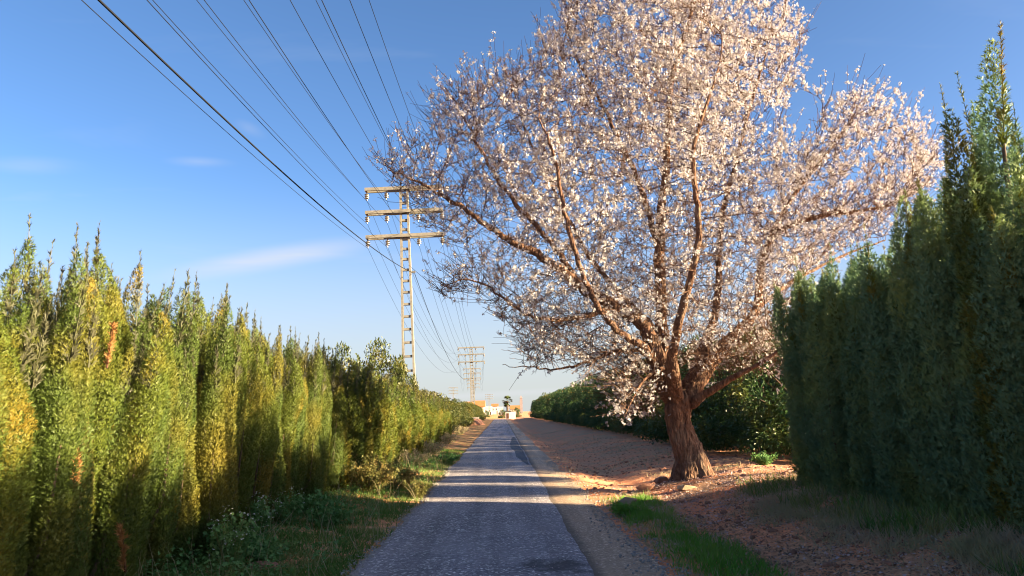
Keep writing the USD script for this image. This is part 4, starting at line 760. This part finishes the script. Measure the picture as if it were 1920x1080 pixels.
wp = weed_proto('flowering_weed', 151, 0.62, 0.42, 900, WEED_M, 90); wl = weed_proto('leafy_weed', 152, 0.42, 0.40, 800, WEED_M, 0, 0.065); sp = weed_proto('lit_shrub', 153, 0.85, 0.62, 3000, SHRUB_M, 0, 0.045); dp = weed_proto('dry_shrub', 154, 0.55, 0.6, 1300, DRY_M, 0, 0.045)
gp = weed_proto('green_tuft', 155, 0.30, 0.30, 700, GRASS_G, 0, 0.06)
def put(pr, name, label, cat, px, py, sc, rz, group=None, z=0.08):
    p = at_z(px, py, z); return copy(pr, name, label, cat, (p[0], p[1], float(gz(p[0], p[1]))), rz, sc, group)
for px, py, s, lab in ((430, 1065, 1.0, 'tall weed with tiny white flowers nearest the camera at the left hedge'), (355, 1050, 0.95, 'white flowered weed growing against the hedge foot, left of the others'), (480, 1015, 0.9, 'white flowered weed in the middle of the left verge clump'), (540, 990, 0.8, 'smaller white flowered weed farther along the left hedge')):
    put(wp, 'flowering_weed', lab, 'weed', px, py, s, px)
for px, py, s, lab in ((585, 970, 1.0, 'broad leafy weed beside the sunlit shrub on its near side'), (620, 985, 0.9, 'low leafy weed on the shaded verge near the middle of the left hedge'), (500, 1050, 0.8, 'leafy weed beside the bare red earth patch'), (840, 865, 1.0, 'dark leafy weed at the asphalt edge beyond the sunlit shrub')):
    put(wl, 'leafy_weed', lab, 'weed', px, py, s, px)
for px, py, s, lab in ((690, 926, 1.0, 'sunlit yellow green shrub largest on the left verge'), (650, 918, 0.9, 'sunlit yellow shrub tucked against the left hedge'), (745, 917, 0.8, 'sunlit yellow shrub next to the streaks of light on the lane'), (782, 926, 0.55, 'small sunlit tuft of shrub at the very edge of the asphalt'), (720, 905, 0.8, 'yellow shrub behind the largest sunlit one')):
    put(sp, 'sunlit_shrub', lab, 'shrub', px, py, s, px)
for px, py, s, lab in ((775, 872, 1.0, 'dry brownish shrub beyond the sunlit shrubs on the left verge'), (810, 852, 1.1, 'dry grey brown shrub below the bending hedge trees'), (838, 832, 1.2, 'farther dry shrub at the end of the left hedge'), (862, 815, 1.3, 'dry shrub on the bare earth at the first far orange trees')):
    put(dp, 'dry_shrub', lab, 'shrub', px, py, s, px)
put(gp, 'green_tuft', 'bright green tuft around the tan stone at the end of the grass strip', 'grass tuft', 1168, 955, 0.75, 20); put(gp, 'green_tuft', 'second green tuft right of the tan stone', 'grass tuft', 1205, 958, 0.6, 80)
put(wl, 'green_plant', 'small sunlit green plant on the red earth right of the almond trunk', 'plant', 1432, 872, 0.8, 140, z=0.25)
def rock(name, label, px, py, w, h, m, seed, z=0.1, cat='stone'):
    p = at_z(px, py, z); s = p[1] / FPX; r_ = np.random.default_rng(seed * 7 + 1); v = unit(r_.normal(size=(26, 3))) * r_.uniform(0.75, 1.1, (26, 1)); ic = trimesh.convex.convex_hull(v); ic = ic.subdivide().subdivide(); v = np.array(ic.vertices); v = v * (1 + 0.10 * (meshkit.fbm(v * 3.5 + seed, 3, seed) - 0.5))[:, None]
    o = part(name, (v * [w * s / 2, w * s / 2.6, h * s / 2] + [p[0], p[1], float(gz(p[0], p[1])) + 0.22 * h * s], ic.faces), m, smooth=28); return tag(o, label, cat)
rock('tan_stone', 'tan sunlit stone in the green tuft at the lane side', 1178, 940, 40, 24, STONE, 3)
rock('flat_stone', 'flat tan stone lying against the foot of the almond trunk', 1288, 912, 40, 15, STONE, 5, 0.2)
for px, py, w, h, lab in ((1210, 905, 40, 17, 'reddish rock left of the almond trunk, largest there'), (1240, 898, 34, 22, 'reddish rock touching the left side of the almond trunk'), (1170, 902, 24, 9, 'small reddish rock farthest left of the almond trunk'), (1232, 922, 22, 10, 'small reddish rock in front of the almond roots')):
    rock('red_rock', lab, px, py, w, h, REDSTONE, px % 17, 0.2)
rock('red_lump', 'lump of bare red earth in the weeds of the left verge', 495, 1062, 70, 22, REDSTONE, 4, 0.06, 'earth')
def dead_branch(px, py, x, L, ang, label, seed):
    r = np.random.default_rng(seed); p = at_x(px, py, x) if px < 700 else at_z(px, py, 0.1)
    t = thing('dead_cypress_branch', label, 'branch', p); d = unit(np.array([0.15, math.cos(ang) * -0.9, math.sin(ang)])); pts = np.array([d * 0, d * L * .5 + [0, 0, .03], d * L]); part('stem', tube(pts, [0.010, 0.008, 0.003], 5), TWIG, t)
    n = 90; f = r.random(n); q = pts[0] + d * L * f[:, None]; a = unit(d + r.normal(size=(n, 3)) * 0.4); Y, Z = frames(a, r); part('spray', scatter(SPRAY_V, SPRAY_F, q, a, Y, Z, np.full(n, 0.075) * r.uniform(0.6, 1.2, n)), DEAD, t)
dead_branch(235, 1072, -2.95, 0.45, 0.9, 'rust coloured dead branch hanging low in front of the left hedge', 1)
dead_branch(140, 915, -3.2, 0.25, 1.3, 'orange brown dead spray at the shadow line of the left hedge', 3)
dead_branch(200, 690, -3.25, 0.35, 1.45, 'orange dead spray high on the sunlit face of the left hedge', 4)
